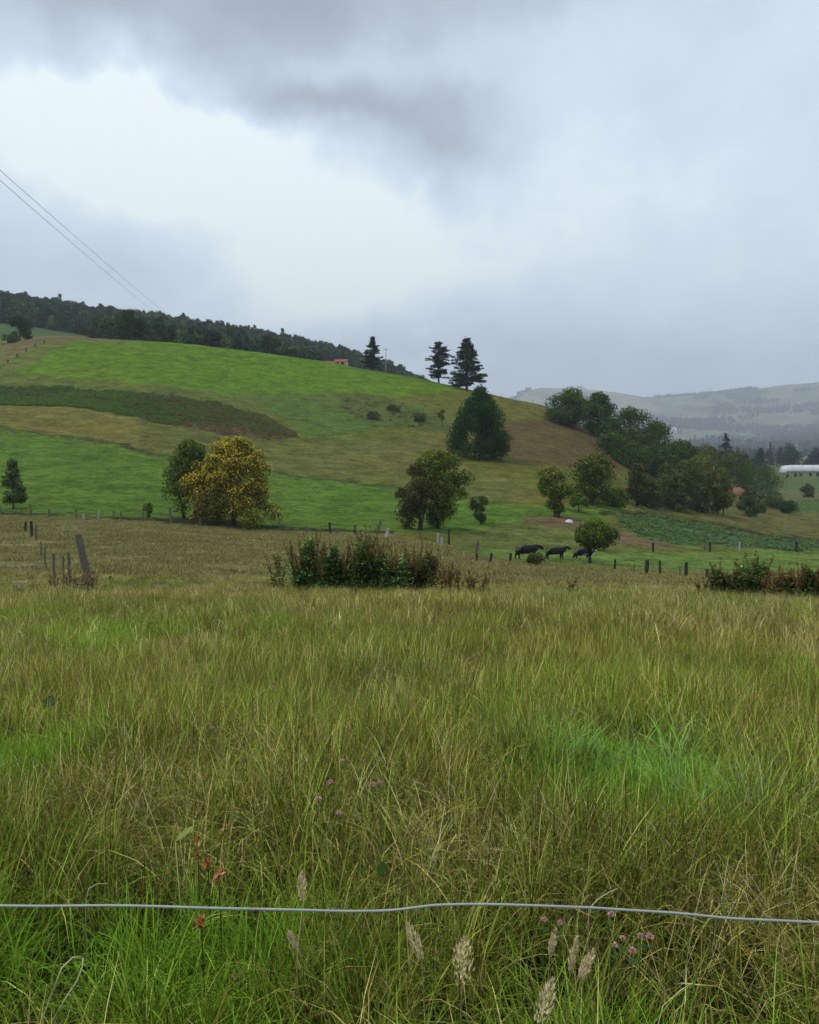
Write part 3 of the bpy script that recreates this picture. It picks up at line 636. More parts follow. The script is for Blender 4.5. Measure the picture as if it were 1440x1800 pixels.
def conifer(name, label, base, wpx, hpx, prof='cone', tiers=16, nper=7, nleaf=4200, leaf=.34, pal=((.012, .026, .014),), trunk=.12, lean=0, group=None, rag=.35, cat='tree'):
    global TREE_N; TREE_N += 1; r_ = np.random.default_rng(300 + TREE_N); rr_ = random.Random(300 + TREE_N)
    d = base.y; W_ = wpx * d / F; Hh = hpx * d / F; t_ = empty(name, (base.x, base.y, base.z - .15), label, cat, group)
    P = PROF[prof]; ph = [p[0] for p in P]; pr = [p[1] for p in P]; mb = MB(); tips = []
    mb.tube([(0, 0, -.3), (rr_.uniform(-.1, .1), 0, Hh * .35), (lean * .5, 0, Hh * .7), (lean, 0, Hh * .99)], [W_ * .035, W_ * .028, W_ * .016, .03], 7)
    for i in range(tiers):
        h = (i + rr_.uniform(0, .8)) / tiers; z = Hh * (trunk + (1 - trunk) * h * .97)
        for j in range(nper):
            a = rr_.uniform(0, 6.283); L = W_ / 2 * np.interp(h, ph, pr) * rr_.uniform(1 - rag, 1.08); z = Hh * min(.985, trunk + (1 - trunk) * .97 * max(0, h + rr_.uniform(-.6, .6) / tiers)); s = Vector((lean * z / Hh, 0, z))
            e = s + Vector((math.cos(a) * L, math.sin(a) * L, L * rr_.uniform(-.18, .28)))
            mb.tube([s, s.lerp(e, .5) + Vector((0, 0, -.04 * L)), e], [W_ * .008, W_ * .005, .01], 4, cap=False); tips.append((np.array(s), np.array(e), L))
    wt = np.array([t[2] + .15 * W_ for t in tips]); k = r_.choice(len(tips), nleaf, p=wt / wt.sum()); S = np.array([t[0] for t in tips])[k]; E = np.array([t[1] for t in tips])[k]
    q = r_.random(nleaf)[:, None] ** .6; p = S + (E - S) * q + r_.normal(0, 1, (nleaf, 3)) * np.array([.045, .045, .032]) * W_ * (1.25 - q)
    nv = r_.normal(0, .6, (nleaf, 3)); nv[:, 2] += 1; nv /= np.linalg.norm(nv, axis=1)[:, None]
    o = (E - S); o /= np.linalg.norm(o, axis=1)[:, None] + 1e-6; t1 = o + r_.normal(0, .5, (nleaf, 3)); t1 -= nv * (t1 * nv).sum(1)[:, None]; t1 /= np.linalg.norm(t1, axis=1)[:, None]; t2 = np.cross(nv, t1)
    l = (leaf * r_.uniform(.6, 1.4, nleaf))[:, None]; V = np.stack([p - t1 * l, p - t2 * l * .42, p + t1 * l, p + t2 * l * .42], 1)
    pal = np.array(pal); C = pal[r_.integers(0, len(pal), nleaf)] * r_.uniform(.6, 1.4, nleaf)[:, None]
    link('crown', quads_mesh('crown', V, C), M_FOL, t_); link('trunk', mb.mesh('trunk', True), M_BARK, t_)
    return t_
DG = ((.050, .080, .020), (.072, .105, .024), (.032, .054, .014)); MG = ((.085, .118, .024), (.110, .145, .030), (.050, .076, .018)); YG = ((.10, .105, .024), (.13, .125, .028), (.07, .080, .020)); GOLD = ((.60, .44, .030), (.70, .54, .050), (.46, .33, .028)); RUST = ((.17, .11, .04), (.20, .14, .045), (.10, .085, .03))
YEL = ((.28, .22, .035), (.34, .28, .045), (.20, .17, .03)); VDG = ((.014, .038, .011), (.022, .052, .015), (.034, .068, .020)); GY = ((.070, .095, .038), (.095, .115, .05), (.05, .072, .028)); BLU = ((.016, .030, .022), (.022, .038, .028))

# foot of the hill
tree('broadleaf_tree', 'dark green tree half hidden behind the golden flowering tree', 'tree', at(326, 914) + Vector((0, 3.0, .2)), 106, 130, 'dome', .02, 34, .17, 7000, .15, pal=MG, r0=.16, stems=2)
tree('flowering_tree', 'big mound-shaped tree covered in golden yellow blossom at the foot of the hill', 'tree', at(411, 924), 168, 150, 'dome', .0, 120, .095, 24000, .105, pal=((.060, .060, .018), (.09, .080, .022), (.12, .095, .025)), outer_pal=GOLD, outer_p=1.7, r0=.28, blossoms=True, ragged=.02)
tree('sapling', 'slim young tree standing alone by the fence at the left edge', 'tree', at(24, 894), 44, 86, 'column', .10, 26, .20, 2600, .14, pal=GY, r0=.09, ragged=.05)
tree('bush', 'tiny spindly bush on the fence line left of the golden tree', 'bush', at(262, 910), 22, 28, 'vase', .2, 9, .2, 420, .12, pal=MG, r0=.05, ragged=.08)
tree('broadleaf_tree', 'brownish tree on the left of the leaning pair in the middle of the hill foot', 'tree', at(732, 931), 70, 112, 'round', .06, 34, .18, 4600, .15, pal=((.075, .070, .026), (.10, .085, .032), (.050, .058, .020)), stems=3, r0=.12, outer_pal=RUST, outer_p=.4)
tree('broadleaf_tree', 'taller yellow-tipped tree on the right of the pair in the middle of the hill foot', 'tree', at(772, 928), 100, 132, 'vase', .14, 40, .15, 6000, .15, pal=MG, outer_pal=YEL, outer_p=.55, stems=3, r0=.13, ragged=.07)
tree('bush', 'loose green bush just right of the yellow-tipped pair of trees', 'bush', at(846, 922), 40, 50, 'vase', .1, 14, .17, 1100, .16, pal=GY, r0=.05, ragged=.06, stems=2)
tree('broadleaf_tree', 'small yellow-green tree beside the bare soil patch', 'tree', at(975, 908), 66, 86, 'vase', .08, 30, .17, 3400, .17, pal=MG, outer_pal=YEL, outer_p=.7, stems=3, r0=.11, ragged=.05)
tree('broadleaf_tree', 'dark rounded tree with rusty yellow top behind the bare soil patch', 'tree', at(1042, 886), 92, 90, 'round', .10, 36, .17, 5200, .18, pal=DG, outer_pal=YEL, outer_p=.5, r0=.18, ragged=.04)
tree('bush', 'low green bush at the foot of the rusty-topped tree', 'bush', at(1018, 900), 34, 34, 'flat', .05, 14, .2, 900, .17, pal=MG)
tree('broadleaf_tree', 'brown-green tree between the rusty-topped tree and the grey-green thicket', 'tree', at(1120, 890), 62, 78, 'column', .06, 26, .18, 3000, .19, pal=((.045, .045, .018), (.03, .04, .015)), outer_pal=RUST, outer_p=.6, ragged=.05)
tree('broadleaf_tree', 'small round tree with bare trunk above the white-faced cow', 'tree', at(1046, 991), 74, 78, 'ball', .40, 34, .17, 5200, .12, pal=MG, r0=.11, stems=2, ragged=.02)
# hill
tree('evergreen_tree', 'dense dark green evergreen standing alone on the hillside', 'tree', at(843, 808), 108, 118, 'egg', .02, 80, .13, 17000, .20, pal=VDG, r0=.3, ragged=.035, squash=1.15)
tree('sapling', 'tiny flat-topped sapling on the slope left of the dark evergreen', 'tree', at(778, 752), 16, 30, 'vase', .35, 7, .24, 260, .2, pal=GY, r0=.07)
for px_, py_, w_, h_, lab in ((738, 742, 26, 20, 'low grey-green scrub bush on the slope, nearest the flat-topped sapling'), (690, 722, 24, 12, 'low scrub bush on the slope, upper one of the scrub patch'), (655, 738, 34, 16, 'wide dark scrub bush at the left end of the scrub patch')):
    tree('bush', lab, 'bush', at(px_, py_), w_, h_, 'flat', .05, 10, .22, 420, .22, pal=GY, ragged=.05)
# crest of the hill
conifer('conifer_tree', 'lopsided dark conifer on the ridge beside the utility pole', at_d(655, 336), 42, 60, tiers=13, nper=6, nleaf=5200, leaf=.36, pal=VDG, lean=.2, rag=.55)
conifer('conifer_tree', 'left tree of the pair of tall conifers on the ridge', at_d(771, 334), 48, 72, 'ball', tiers=15, nper=7, nleaf=8000, leaf=.36, pal=((.014, .028, .016), (.022, .038, .02)), trunk=.12, rag=.35)
conifer('conifer_tree', 'right and tallest tree of the pair of tall conifers on the ridge', at_d(820, 330), 74, 92, tiers=17, nper=8, nleaf=14000, leaf=.36, pal=VDG, trunk=.08, rag=.5)
tree('bush', 'low dark bush under the tallest ridge conifer', 'bush', at_d(846, 328), 22, 10, 'flat', .05, 8, .25, 300, .25, pal=DG)
tree('broadleaf_tree', 'dark round-headed tree on the skyline above the left pasture', 'tree', at_d(234, 341), 50, 52, 'ball', .13, 30, .17, 3200, .28, pal=VDG, r0=.3)
tree('bush', 'small dark bush left of the round-headed skyline tree', 'bush', at_d(211, 340), 10, 9, 'flat', .05, 5, .3, 150, .22, pal=DG)
tree('bush', 'lowest dark bush on the skyline, further left of the round-headed tree', 'bush', at_d(198, 342), 9, 7, 'flat', .05, 5, .3, 120, .22, pal=DG)
tree('broadleaf_tree', 'dark spreading tree on the skyline at the far left', 'tree', at_d(43, 352), 40, 42, 'round', .10, 24, .18, 2400, .28, pal=VDG, r0=.25)
tree('bush', 'squat dark bush under the far left skyline tree', 'bush', at_d(22, 345), 34, 18, 'flat', .02, 12, .2, 700, .26, pal=DG)
# spur on the right: big dark trees
SP = [(1000, 300, 66, 66, 'ball', 'round dark tree topmost on the right spur of the hill'), (1050, 292, 54, 74, 'ball', 'tree just right of and below the topmost spur tree'),
      (1104, 282, 82, 84, 'round', 'broad dark tree in the middle of the spur thicket'), (1150, 276, 78, 92, 'round', 'tallest dark tree of the spur thicket'),
      (1196, 270, 70, 80, 'round', 'feathery dark tree at the right of the spur thicket'), (1226, 262, 52, 66, 'round', 'olive tree low at the right end of the spur thicket')]
for i, (px_, d_, w_, h_, pf, lab) in enumerate(SP):
    tree('broadleaf_tree', lab, 'tree', at_d(px_, d_), w_ * 1.2, h_ , pf, .05, 46, .16, 6500, .28, pal=DG if i < 5 else YG, r0=.3, ragged=.03, group='trees on the right spur of the hill')
TH_ = [(1170, 893, 48, 72, GY, 'grey-green thicket tree leftmost of the row at the spur foot'), (1205, 897, 56, 84, GY, 'largest grey-green thicket tree at the spur foot'),
       (1240, 900, 40, 74, YG, 'olive thicket tree just left of the bare red bank'), (1268, 905, 40, 78, YG, 'slender yellowish tree in front of the red bank'), (1292, 868, 60, 70, DG, 'dark tree behind the bare red bank'),
       (1318, 908, 34, 52, GY, 'young tree standing below the red bank'), (1345, 868, 56, 52, DG, 'rounded dark tree at the right end of the thicket'), (1355, 893, 34, 28, GY, 'low bush between the thicket and the ball-shaped bush'),
       (1218, 850, 60, 60, YG, 'olive tree overlapping the thicket above the row'), (1262, 842, 56, 50, YG, 'yellowish tree crown above the red bank')]
for i, (px_, py_, w_, h_, pl, lab) in enumerate(TH_):
    tree('broadleaf_tree' if h_ > 40 else 'bush', lab, 'tree' if h_ > 40 else 'bush', at(px_, py_), w_ * 1.25, h_ * 1.05, 'column' if i in (2, 3, 5) else 'round', .07, 26, .19, 2800, .24, pal=pl, ragged=.05, stems=2, r0=.12, outer_pal=((.12, .11, .06), (.09, .10, .05)), outer_p=.25, group='thicket at the foot of the right spur')
tree('bush', 'small dark ball-shaped bush alone on the right pasture', 'bush', at(1387, 903), 30, 24, 'ball', .02, 16, .24, 1500, .2, pal=VDG)
tree('bush', 'pale olive bush in the valley field at the right edge', 'bush', at(1420, 874), 24, 28, 'round', .02, 14, .22, 1200, .28, pal=((.10, .10, .04), (.07, .075, .03)))
for i, (px_, w_) in enumerate(((1384, 6), (1398, 5), (1407, 8), (1424, 5), (1437, 7))):
    tree('bush', ('leftmost', 'second', 'darkest middle', 'fourth', 'rightmost')[i] + ' speck-like bush of the row in front of the greenhouse', 'bush', at_d(px_, 560 + 8 * i), w_, 7, 'round', .02, 6, .3, 160, .4, pal=DG, group='row of small bushes in front of the greenhouse')
EX = [(1078, 806, 44, 44, DG, 'dark bush low on the spur edge, left of the middle thicket tree'), (1112, 826, 56, 46, DG, 'dark bush below the broad tree in the middle of the spur thicket'), (1150, 838, 60, 54, DG, 'full bush under the tallest spur tree'), (1190, 846, 60, 56, DG, 'full dark bush under the feathery spur tree'),
      (1238, 848, 56, 60, YG, 'olive bush under the right end of the spur thicket'), (1285, 850, 60, 52, YG, 'olive bush sloping down behind the red bank'), (1316, 862, 50, 46, DG, 'dark bush right behind the red bank'), (1140, 892, 40, 48, GY, 'low grey-green bush at the left end of the spur-foot row'),
      (1188, 898, 40, 44, GY, 'low grey bush between the two largest grey-green thicket trees'), (1228, 900, 36, 46, GY, 'low bush filling the row before the olive thicket tree'), (1080, 890, 34, 30, MG, 'low green bush between the rusty-topped and the brown-green tree'), (1334, 900, 30, 30, GY, 'small bush right of the young tree below the red bank')]
for px_, py_, w_, h_, pl, lab in EX: tree('bush', lab, 'bush', at(px_, py_), w_ * 1.2, h_ * 1.1, 'round', .02, 24, .19, 2400, .24, pal=pl, ragged=.05, stems=2, group='bushes running down the right spur')
# trees on the valley floor
VT = [(1250, 470, 44, 62, 'round', 'dark valley tree left of the two-peaked conifer'), (1310, 500, 36, 44, 'round', 'low dark valley tree right of the conifers'), (1336, 640, 30, 44, 'cone', 'small cone-shaped tree left of the big dark valley tree'), (1385, 760, 62, 48, 'cone', 'large dark tent-shaped tree behind the greenhouse'), (1432, 820, 26, 38, 'round', 'misty tree behind the greenhouse at the right edge')]
for px_, d_, w_, h_, pf, lab in VT:
    tree('broadleaf_tree', lab, 'tree', at_d(px_, d_), w_, h_, pf, .04, 30, .17, 2600, .45, pal=BLU, r0=.4)
conifer('conifer_tree', 'tall dark conifer rising above the valley trees', at_d(1274, 480), 44, 86, tiers=14, nper=7, nleaf=3000, leaf=.5, pal=BLU, rag=.45)
conifer('conifer_tree', 'slim misty conifer between the two dark valley trees', at_d(1352, 900), 16, 46, tiers=12, nper=5, nleaf=900, leaf=.7, pal=BLU)

# ------------------------------------------------------------------ forest masses (stuff)
def ftree(seed, w, h, prof, n_, leaf, pal):
    V, C, isf, B = crown_quads(w, h * .92, h * .06, prof, 12, .24, n_, leaf, pal, seed=seed); return quads_mesh('forest_tree', V, C)
NP = ((.8, .8, .8), (1.1, 1.1, 1.1), (1.4, 1.3, 1.2))
for_src = make_sources('forest_tree', [ftree(1, 9, 11, 'round', 520, .75, NP), ftree(2, 8, 10, 'ball', 520, .75, NP), ftree(3, 10, 9, 'flat', 520, .8, NP), ftree(4, 6, 13, 'cone', 480, .7, NP)], M_WOOD_I)
def wood(name, x, y, s0, s1, pal, weights=None):
    z = H(x, y); s = rng.uniform(s0, s1, len(x)); pal = np.array(pal); c = pal[rng.integers(0, len(pal), len(x))] * rng.uniform(.6, 1.4, len(x))[:, None]
    idx = rng.choice(4, len(x), p=weights)
    scatter(name, np.stack([x, y, z - .6], 1), np.stack([0 * x, 0 * x, rng.uniform(0, 6.28, len(x))], 1), np.stack([s, s, s * rng.uniform(.8, 1.25, len(x))], 1), idx, c, for_src)
x, y = area_pts(16000, 395, 1000, .60); px, py = project(x, y, H(x, y)); k = (px < 790) & ~((px < 175 + 60 * (fbm(x * .03, y * .03) - .5)) & (y < 600)) & (rng.random(len(x)) < .5 + fbm(x * .02, y * .02)) & ~((px > 560) & (y < 760)) & ~((px > 640) & (rng.random(len(x)) < .35))
wood('hillside_forest', x[k], y[k], .55, 1.3, [(.020, .038, .020), (.028, .050, .024), (.036, .062, .028), (.016, .032, .022), (.05, .08, .035)], [.33, .33, .30, .04])
x, y = area_pts(46000, 3000, 8800, .52); k = (x > .05 * y) & (fbm(x * .002 + 9, y * .002 + 2, 4) + .25 * fbm(x * .01, y * .01, 2) < .56)
k |= (x > .05 * y) & (y < 3600) & (rng.random(len(x)) < .4)
wood('distant_woods', x[k], y[k], 1.5, 3.2, [(.030, .048, .03), (.022, .038, .026)], [.3, .2, .2, .3])
x, y = area_pts(6000, 900, 3000, .52); k = (x > .15 * y) & (fbm(x * .012 + 9, y * .012 + 2, 4) < .47)
wood('valley_woods', x[k], y[k], .8, 1.7, [(.020, .034, .024), (.026, .042, .028)], [.3, .2, .1, .4])

# ------------------------------------------------------------------ fences
def post_mesh(h, r, lean=(0, 0), seed=0, knots=False):
    rr = random.Random(seed); mb = MB(); n_ = 5
    pts = [Vector((lean[0] * q + rr.uniform(-.02, .02), lean[1] * q, -.3 + (h + .3) * q)) for q in [i / n_ for i in range(n_ + 1)]]
    old = rnd.getstate(); rnd.seed(seed); mb.tube(pts, [r * rr.uniform(.88, 1.12) for _ in pts], 7, jitter=.12)
    if knots:
        for q in (.35, .5, .62, .78, .9):
            p = pts[0].lerp(pts[-1], q); mb.tube([p, p + Vector((r * 1.45, 0, .03))], [r * .3, r * .18], 5)
    rnd.setstate(old); return mb.mesh('post', False)
def fence(name, label, posts, mat=M_POST, wires=(.45, .8), group=None, wr=.006):
    """posts: list of (base Vector, height, radius, lean, material or None)"""
    b0 = posts[0][0]; f_ = empty(name, b0, label, 'fence', group); tops = []
    for i, (b, h, r, ln, mt) in enumerate(posts):
        o = link('post', post_mesh(h, r, ln, i + int(b.y * 10)), mt or mat, f_, b - b0); tops.append((b - b0, h, ln))
    if wires and len(posts) > 1:
        for wv in wires:
            mb = MB(); pts = []
            for i in range(len(tops) - 1):
                (a_, h1, l1), (c_, h2, l2) = tops[i], tops[i + 1]; A = a_ + Vector((l1[0], l1[1], h1)) * wv; Bq = c_ + Vector((l2[0], l2[1], h2)) * wv
                for q in (0, .25, .5, .75): pts.append(A.lerp(Bq, q) - Vector((0, 0, .10 * math.sin(math.pi * q))))
            pts.append(Bq); mb.tube(pts, [wr] * len(pts), 4, col=(1, 1, 1)); link('wire', mb.mesh('wire', True), M_FWIRE, f_)
    return f_
def pp(px, py, hpx, wpx=3.2, lean=(0, 0), mt=None, dmin=1):
    b = at(px, py, 0, dmin); k = b.y / F; return (b, hpx * k, wpx * k / 2, (lean[0] * k, lean[1] * k), mt)
fence('wire_fence', 'long post and wire fence along the dark hill foot on the left', [pp(-60, 903, 15), pp(1, 905, 14), pp(38, 908, 13), pp(54, 908, 22, 4), pp(87, 910, 15), pp(134, 911, 17), pp(147, 914, 12, 4, (0, 0), M_POST_PALE), pp(173, 912, 16, 3, (2, 0), M_POST_PALE), pp(200, 914, 17, 2.5), pp(213, 915, 16), pp(251, 918, 18), pp(302, 922, 30, 5, (-3, 0)), pp(352, 926, 16), pp(444, 932, 18), pp(492, 934, 20), pp(506, 936, 14)])
fence('wire_fence', 'short run of dark posts on the green pasture right of the golden tree', [pp(540, 937, 12, 3), pp(580, 938, 20, 5, (0, 0), M_POST_DARK), pp(595, 938, 8, 3), pp(624, 939, 16, 4, (0, 0), M_POST_DARK), pp(634, 941, 10), pp(663, 941, 26, 4, (6, 0)), pp(679, 945, 16, 6, (4, 0), M_POST_PALE)])
fence('wire_fence', 'crooked posts in front of the brownish pair of trees', [pp(738, 948, 14, 4), pp(770, 955, 18, 4, (0, 0), M_POST_PALE), pp(777, 958, 14, 5, (0, 0), M_POST_PALE), pp(789, 957, 26, 4, (0, 0), M_POST_DARK), pp(837, 972, 22, 5, (3, 0)), pp(923, 972, 18, 3)], wires=(.7,))
fence('wire_fence', 'field-edge fence posts running past the cows to the right', [pp(838, 986, 14, 4, (0, 0), M_POST_DARK), pp(861, 988, 16, 5, (3, 0), M_POST_DARK), pp(896, 990, 18, 5, (2, 0), M_POST_DARK), pp(958, 992, 14, 3), pp(1081, 1003, 20, 4, (0, 0), M_POST_DARK), pp(1115, 1005, 12, 2.4), pp(1135, 1011, 27, 7, (3, 0), M_POST_DARK), pp(1160, 1011, 26, 4, (0, 0), M_POST_DARK), pp(1195, 1013, 18, 3), pp(1205, 1016, 28, 6, (1, 0), M_POST_DARK), pp(1243, 1018, 18, 6, (0, 0), M_POST_DARK), pp(1350, 1022, 18, 6)], wires=(.55, .85))
fence('wire_fence', 'upper fence along the lower edge of the vegetable rows', [pp(1062, 967, 16, 3), pp(1148, 970, 16, 4, (0, 0), M_POST_DARK), pp(1248, 970, 17, 4, (0, 0), M_POST_DARK), pp(1239, 968, 10, 3), pp(1300, 970, 18, 3, (0, 0), M_POST_PALE), pp(1400, 970, 18, 5, (0, 0), M_POST_DARK), pp(1500, 972, 18, 4)], wires=(.55, .85))
# old fence on the left of the meadow
of = [(pp(162, 1030, 92, 12, (-24, 0))), pp(125, 1028, 58, 5, (-3, 0)), pp(97, 1022, 50, 5, (-2, 0)), pp(111, 1008, 32, 4), pp(80, 1000, 40, 3), pp(73, 978, 26, 3), pp(64, 950, 26, 4, (0, 0)), pp(56, 946, 30, 5, (0, 0), M_POST_DARK), pp(44, 935, 18, 4, (2, 0), M_POST_DARK)]
f_ = fence('old_fence', 'run of old broken fence posts receding across the tan field on the left', of, wires=None)
big = f_.children[0]; big.data = post_mesh(of[0][1], of[0][2], of[0][3], 5, knots=True); big.data.materials.append(M_POST); big['label'] = 'thick leaning grey post with knots'
fence('ridge_fence', 'thin stakes along the right shoulder of the hill skyline', [(at_d(px_, 322), 1.7, .06, (0, 0), M_POST_DARK) for px_ in (856, 880, 905, 935, 958, 963, 970)], wires=(.8,))
fence('track_fence', 'pale rail fence climbing the pasture beside the track at the far left', [pp(px_, py_, 6, 3, (0, 0), M_POST) for px_, py_ in ((-30, 662), (0, 648), (14, 638), (30, 628), (46, 618), (62, 610), (78, 604))], wires=(.6,), wr=.03)
# foreground wire
WPX = [(-900, 1588), (0, 1592), (150, 1592), (300, 1594), (420, 1597), (520, 1600), (600, 1601.5), (680, 1600), (730, 1595), (770, 1591), (850, 1590), (960, 1592), (1030, 1595), (1100, 1600), (1200, 1606), (1290, 1614), (1360, 1618), (1440, 1622), (2300, 1640)]
wx = np.linspace(-900, 2300, 161); wy = pchip([w[0] for w in WPX], np.array([w[1] for w in WPX], float), wx)
def wp(px_, py_, d): a_, b_, c_ = ray(px_, py_); k = d / b_; return Vector((a_ * k, d, c_ * k))
wpts = [wp(px_, py_ + .6 * math.sin(px_ * .021), 1.1) for px_, py_ in zip(wx, wy)]
fw = empty('front_wire_fence', (wpts[0].x, 1.1, -1.68), 'single pale galvanised wire stretched across the bottom of the view', 'fence')
mb = MB(); mb.tube([p - fw.location for p in wpts], [.0017] * len(wpts), 8); link('wire', mb.mesh('wire', True), M_WIRE, fw)
for p in (wpts[0], wpts[-1]): link('post', post_mesh(1.3, .055, (0, 0), 3), M_POST, fw, Vector((p.x, 1.16, float(H(p.x, 1.16)))) - fw.location)

# ------------------------------------------------------------------ power lines, pole, buildings
for k_, (a_, b_, lab) in enumerate((((0, 303), (287, 547), 'upper one of the two thin power lines crossing the sky'), ((0, 320), (263, 541), 'lower one of the two thin power lines crossing the sky'))):
    sl = (b_[1] - a_[1]) / (b_[0] - a_[0]); e0 = (a_[0] - 220, a_[1] - 220 * sl * 1.06); e1 = (b_[0] + 30, b_[1] + 24)
    A = wp(*e0, 130); Bq = wp(*e1, 800); pts = []
    for i in range(33):
        q = i / 32; p = A.lerp(Bq, q); p.z -= 4.0 * 4 * q * (1 - q) * .30; pts.append(p)
    mb = MB(); mb.tube([p - A for p in pts], [.06] * 33, 5); o = link('power_line', mb.mesh('power_line', True), M_CABLE, None, A); tag(o, lab, 'power line', 'power lines')
up = at_d(679, 342); mb = MB(); mb.tube([(0, 0, -.5), (0, 0, 9.3)], [.19, .13], 8); o = empty('utility_pole', up, 'thin grey utility pole on the ridge right of the lopsided conifer', 'pole'); link('pole', mb.mesh('pole', True), M_POST_PALE, o)
mb = MB().box((-.9, -.06, 8.6), (.9, .06, 8.75)); link('crossarm', mb.mesh('crossarm'), M_POST, o)
def house(label, base, w, dp, h, rh, wallm, roofm, rz=0, nwin=2):
    o = empty('farmhouse', base, label, 'house', rz=rz); mb = MB(); hw, hd = w / 2, dp / 2
    mb.box((-hw, -hd, -1.0), (hw, hd, h)); mb.face([(-hw, -hd, h), (-hw, hd, h), (-hw, 0, h + rh)]); mb.face([(hw, -hd, h), (hw, 0, h + rh), (hw, hd, h)]); link('wall', mb.mesh('wall'), wallm, o)
    mb = MB(); e = .4
    for s in (-1, 1):
        lo = [(-hw - e, s * (hd + e), h - e * rh / hd), (hw + e, s * (hd + e), h - e * rh / hd), (hw + e, 0, h + rh), (-hw - e, 0, h + rh)]; up_ = [(a1, b1, c1 + .14) for a1, b1, c1 in lo]
        mb.face(lo); mb.face(up_); 
        for i in range(4): mb.face([lo[i], lo[(i + 1) % 4], up_[(i + 1) % 4], up_[i]])
    link('roof', mb.mesh('roof'), roofm, o)
    for i in range(nwin):
        cx = -hw + w * (i + .6) / (nwin + .6); wn = link('window', MB().box((cx - .5, -hd - .06, 1.0), (cx + .5, -hd - .005, 2.1)).mesh('window'), M_WIN, o)
    link('door', MB().box((hw - 1.6, -hd - .05, -.2), (hw - .7, -hd - .005, 2.1)).mesh('door'), M_POST, o)
    return o
M_WIN = mat_simple('window_glass', (.03, .04, .05), .15, .1, 2, spec=.5)
M_CREAM = mat_simple('cream_render', (.62, .52, .34), .85, .1, 1.5); M_TILE = mat_simple('clay_tile', (.26, .10, .05), .85, .25, 2.5)
house('tiny cream farmhouse with clay roof peeking over the green ridge', at_d(602, 368) + Vector((0, 0, .1)), 4.6, 4, 2.2, 1.0, M_CREAM, M_TILE, R(-8))
house('small low house with dark clay roof behind the ridge left of the cream farmhouse', at_d(576, 395) + Vector((0, 0, .2)), 8, 5, 2.2, 1.5, M_TILE, M_TILE, R(5))
house('small white building among the dark valley trees', at_d(1324, 520), 7.5, 6, 2.6, 1.4, M_WHITE, M_WHITE, R(20), 1)
house('white farmhouse lost in the mist on the distant hillside', at_d(1178, 5200) + Vector((0, 0, 6)), 60, 40, 20, 16, M_WHITE, M_WHITE, R(30), 3)
# greenhouse
M_PLASTIC = mat_simple('greenhouse_film', (.60, .62, .60), .45, .12, .25, spec=.4)
gb = at_d(1372, 690); go_ = empty('greenhouse', gb, 'long low white plastic greenhouse on the valley floor', 'greenhouse'); L_ = 95.0; gw, gh = 12.0, 5.6
def arch(xx, sc=1.0, n_=12): return [(xx, -gw / 2 * math.cos(math.pi * i / n_) * sc, 0.0 + gh * math.sin(math.pi * i / n_) ** .8 * sc) for i in range(n_ + 1)]
mb = MB(); prev = None
secs = [(0, .55), (1.2, .8), (3.5, .95), (7, 1.0)] + [(7 + (L_ - 7) * i / 22, 1.0 + .012 * (i % 2)) for i in range(1, 23)]
for xx, s_ in secs:
    cur = arch(xx, s_)
    if prev: 
        for i in range(12): mb.face([prev[i], cur[i], cur[i + 1], prev[i + 1]])
    prev = cur
link('film_cover', mb.mesh('film_cover', True), M_PLASTIC, go_); link('end_wall', MB().face(arch(0, .55)).mesh('end_wall'), M_PLASTIC, go_)
for i in range(0, 23, 2):
    mb = MB(); mb.tube(arch(7 + (L_ - 7) * i / 22, 1.025), [.09] * 13, 5); link('hoop', mb.mesh('hoop', True), M_WIRE, go_)
link('base_rail', MB().box((2, -gw / 2 - .2, -.3), (L_, -gw / 2, .9)).mesh('base_rail'), M_POST, go_)
# white heap, red bank
M_CLAY = mat_simple('red_clay', (.26, .13, .075), .95, .3, .8, bump=.6)
def mound(name, label, cat, base, w, dp, h, mat, seed, rz=0):
    r_ = np.random.default_rng(seed); vs_, fs = [], []; n_, m_ = 20, 7
    for j in range(m_):
        q = j / (m_ - 1)
        for i in range(n_):
            a = 2 * math.pi * i / n_; rr = math.cos(q * math.pi / 2) * (1 + .18 * r_.uniform(-1, 1)) ; vs_.append((w / 2 * rr * math.cos(a), dp / 2 * rr * math.sin(a), -.15 + (h + .15) * math.sin(q * math.pi / 2) * (1 + .12 * r_.uniform(-1, 1))))
    for j in range(m_ - 1):
        for i in range(n_): fs.append((j * n_ + i, j * n_ + (i + 1) % n_, (j + 1) * n_ + (i + 1) % n_, (j + 1) * n_ + i))
    o = link(name, poly_mesh(name, vs_, fs, np.ones((len(vs_), 3))), mat, None, base); o.rotation_euler = (0, 0, rz); tag(o, label, cat); return o
mound('tarp_heap', 'small heap of white sheeting on the bare soil between two trees', 'tarp', at(1000, 918), 1.5, .7, .38, M_WHITE, 3, .4)
mound('clay_bank', 'bare red clay bank among the thicket trees', 'earth bank', at(1296, 872), 9, 5, 3.0, M_CLAY, 5, .3)
mound('clay_bank', 'small reddish earth scar in the thicket left of the clay bank', 'earth bank', at(1244, 862), 5, 3, 2.4, M_CLAY, 6, .3)

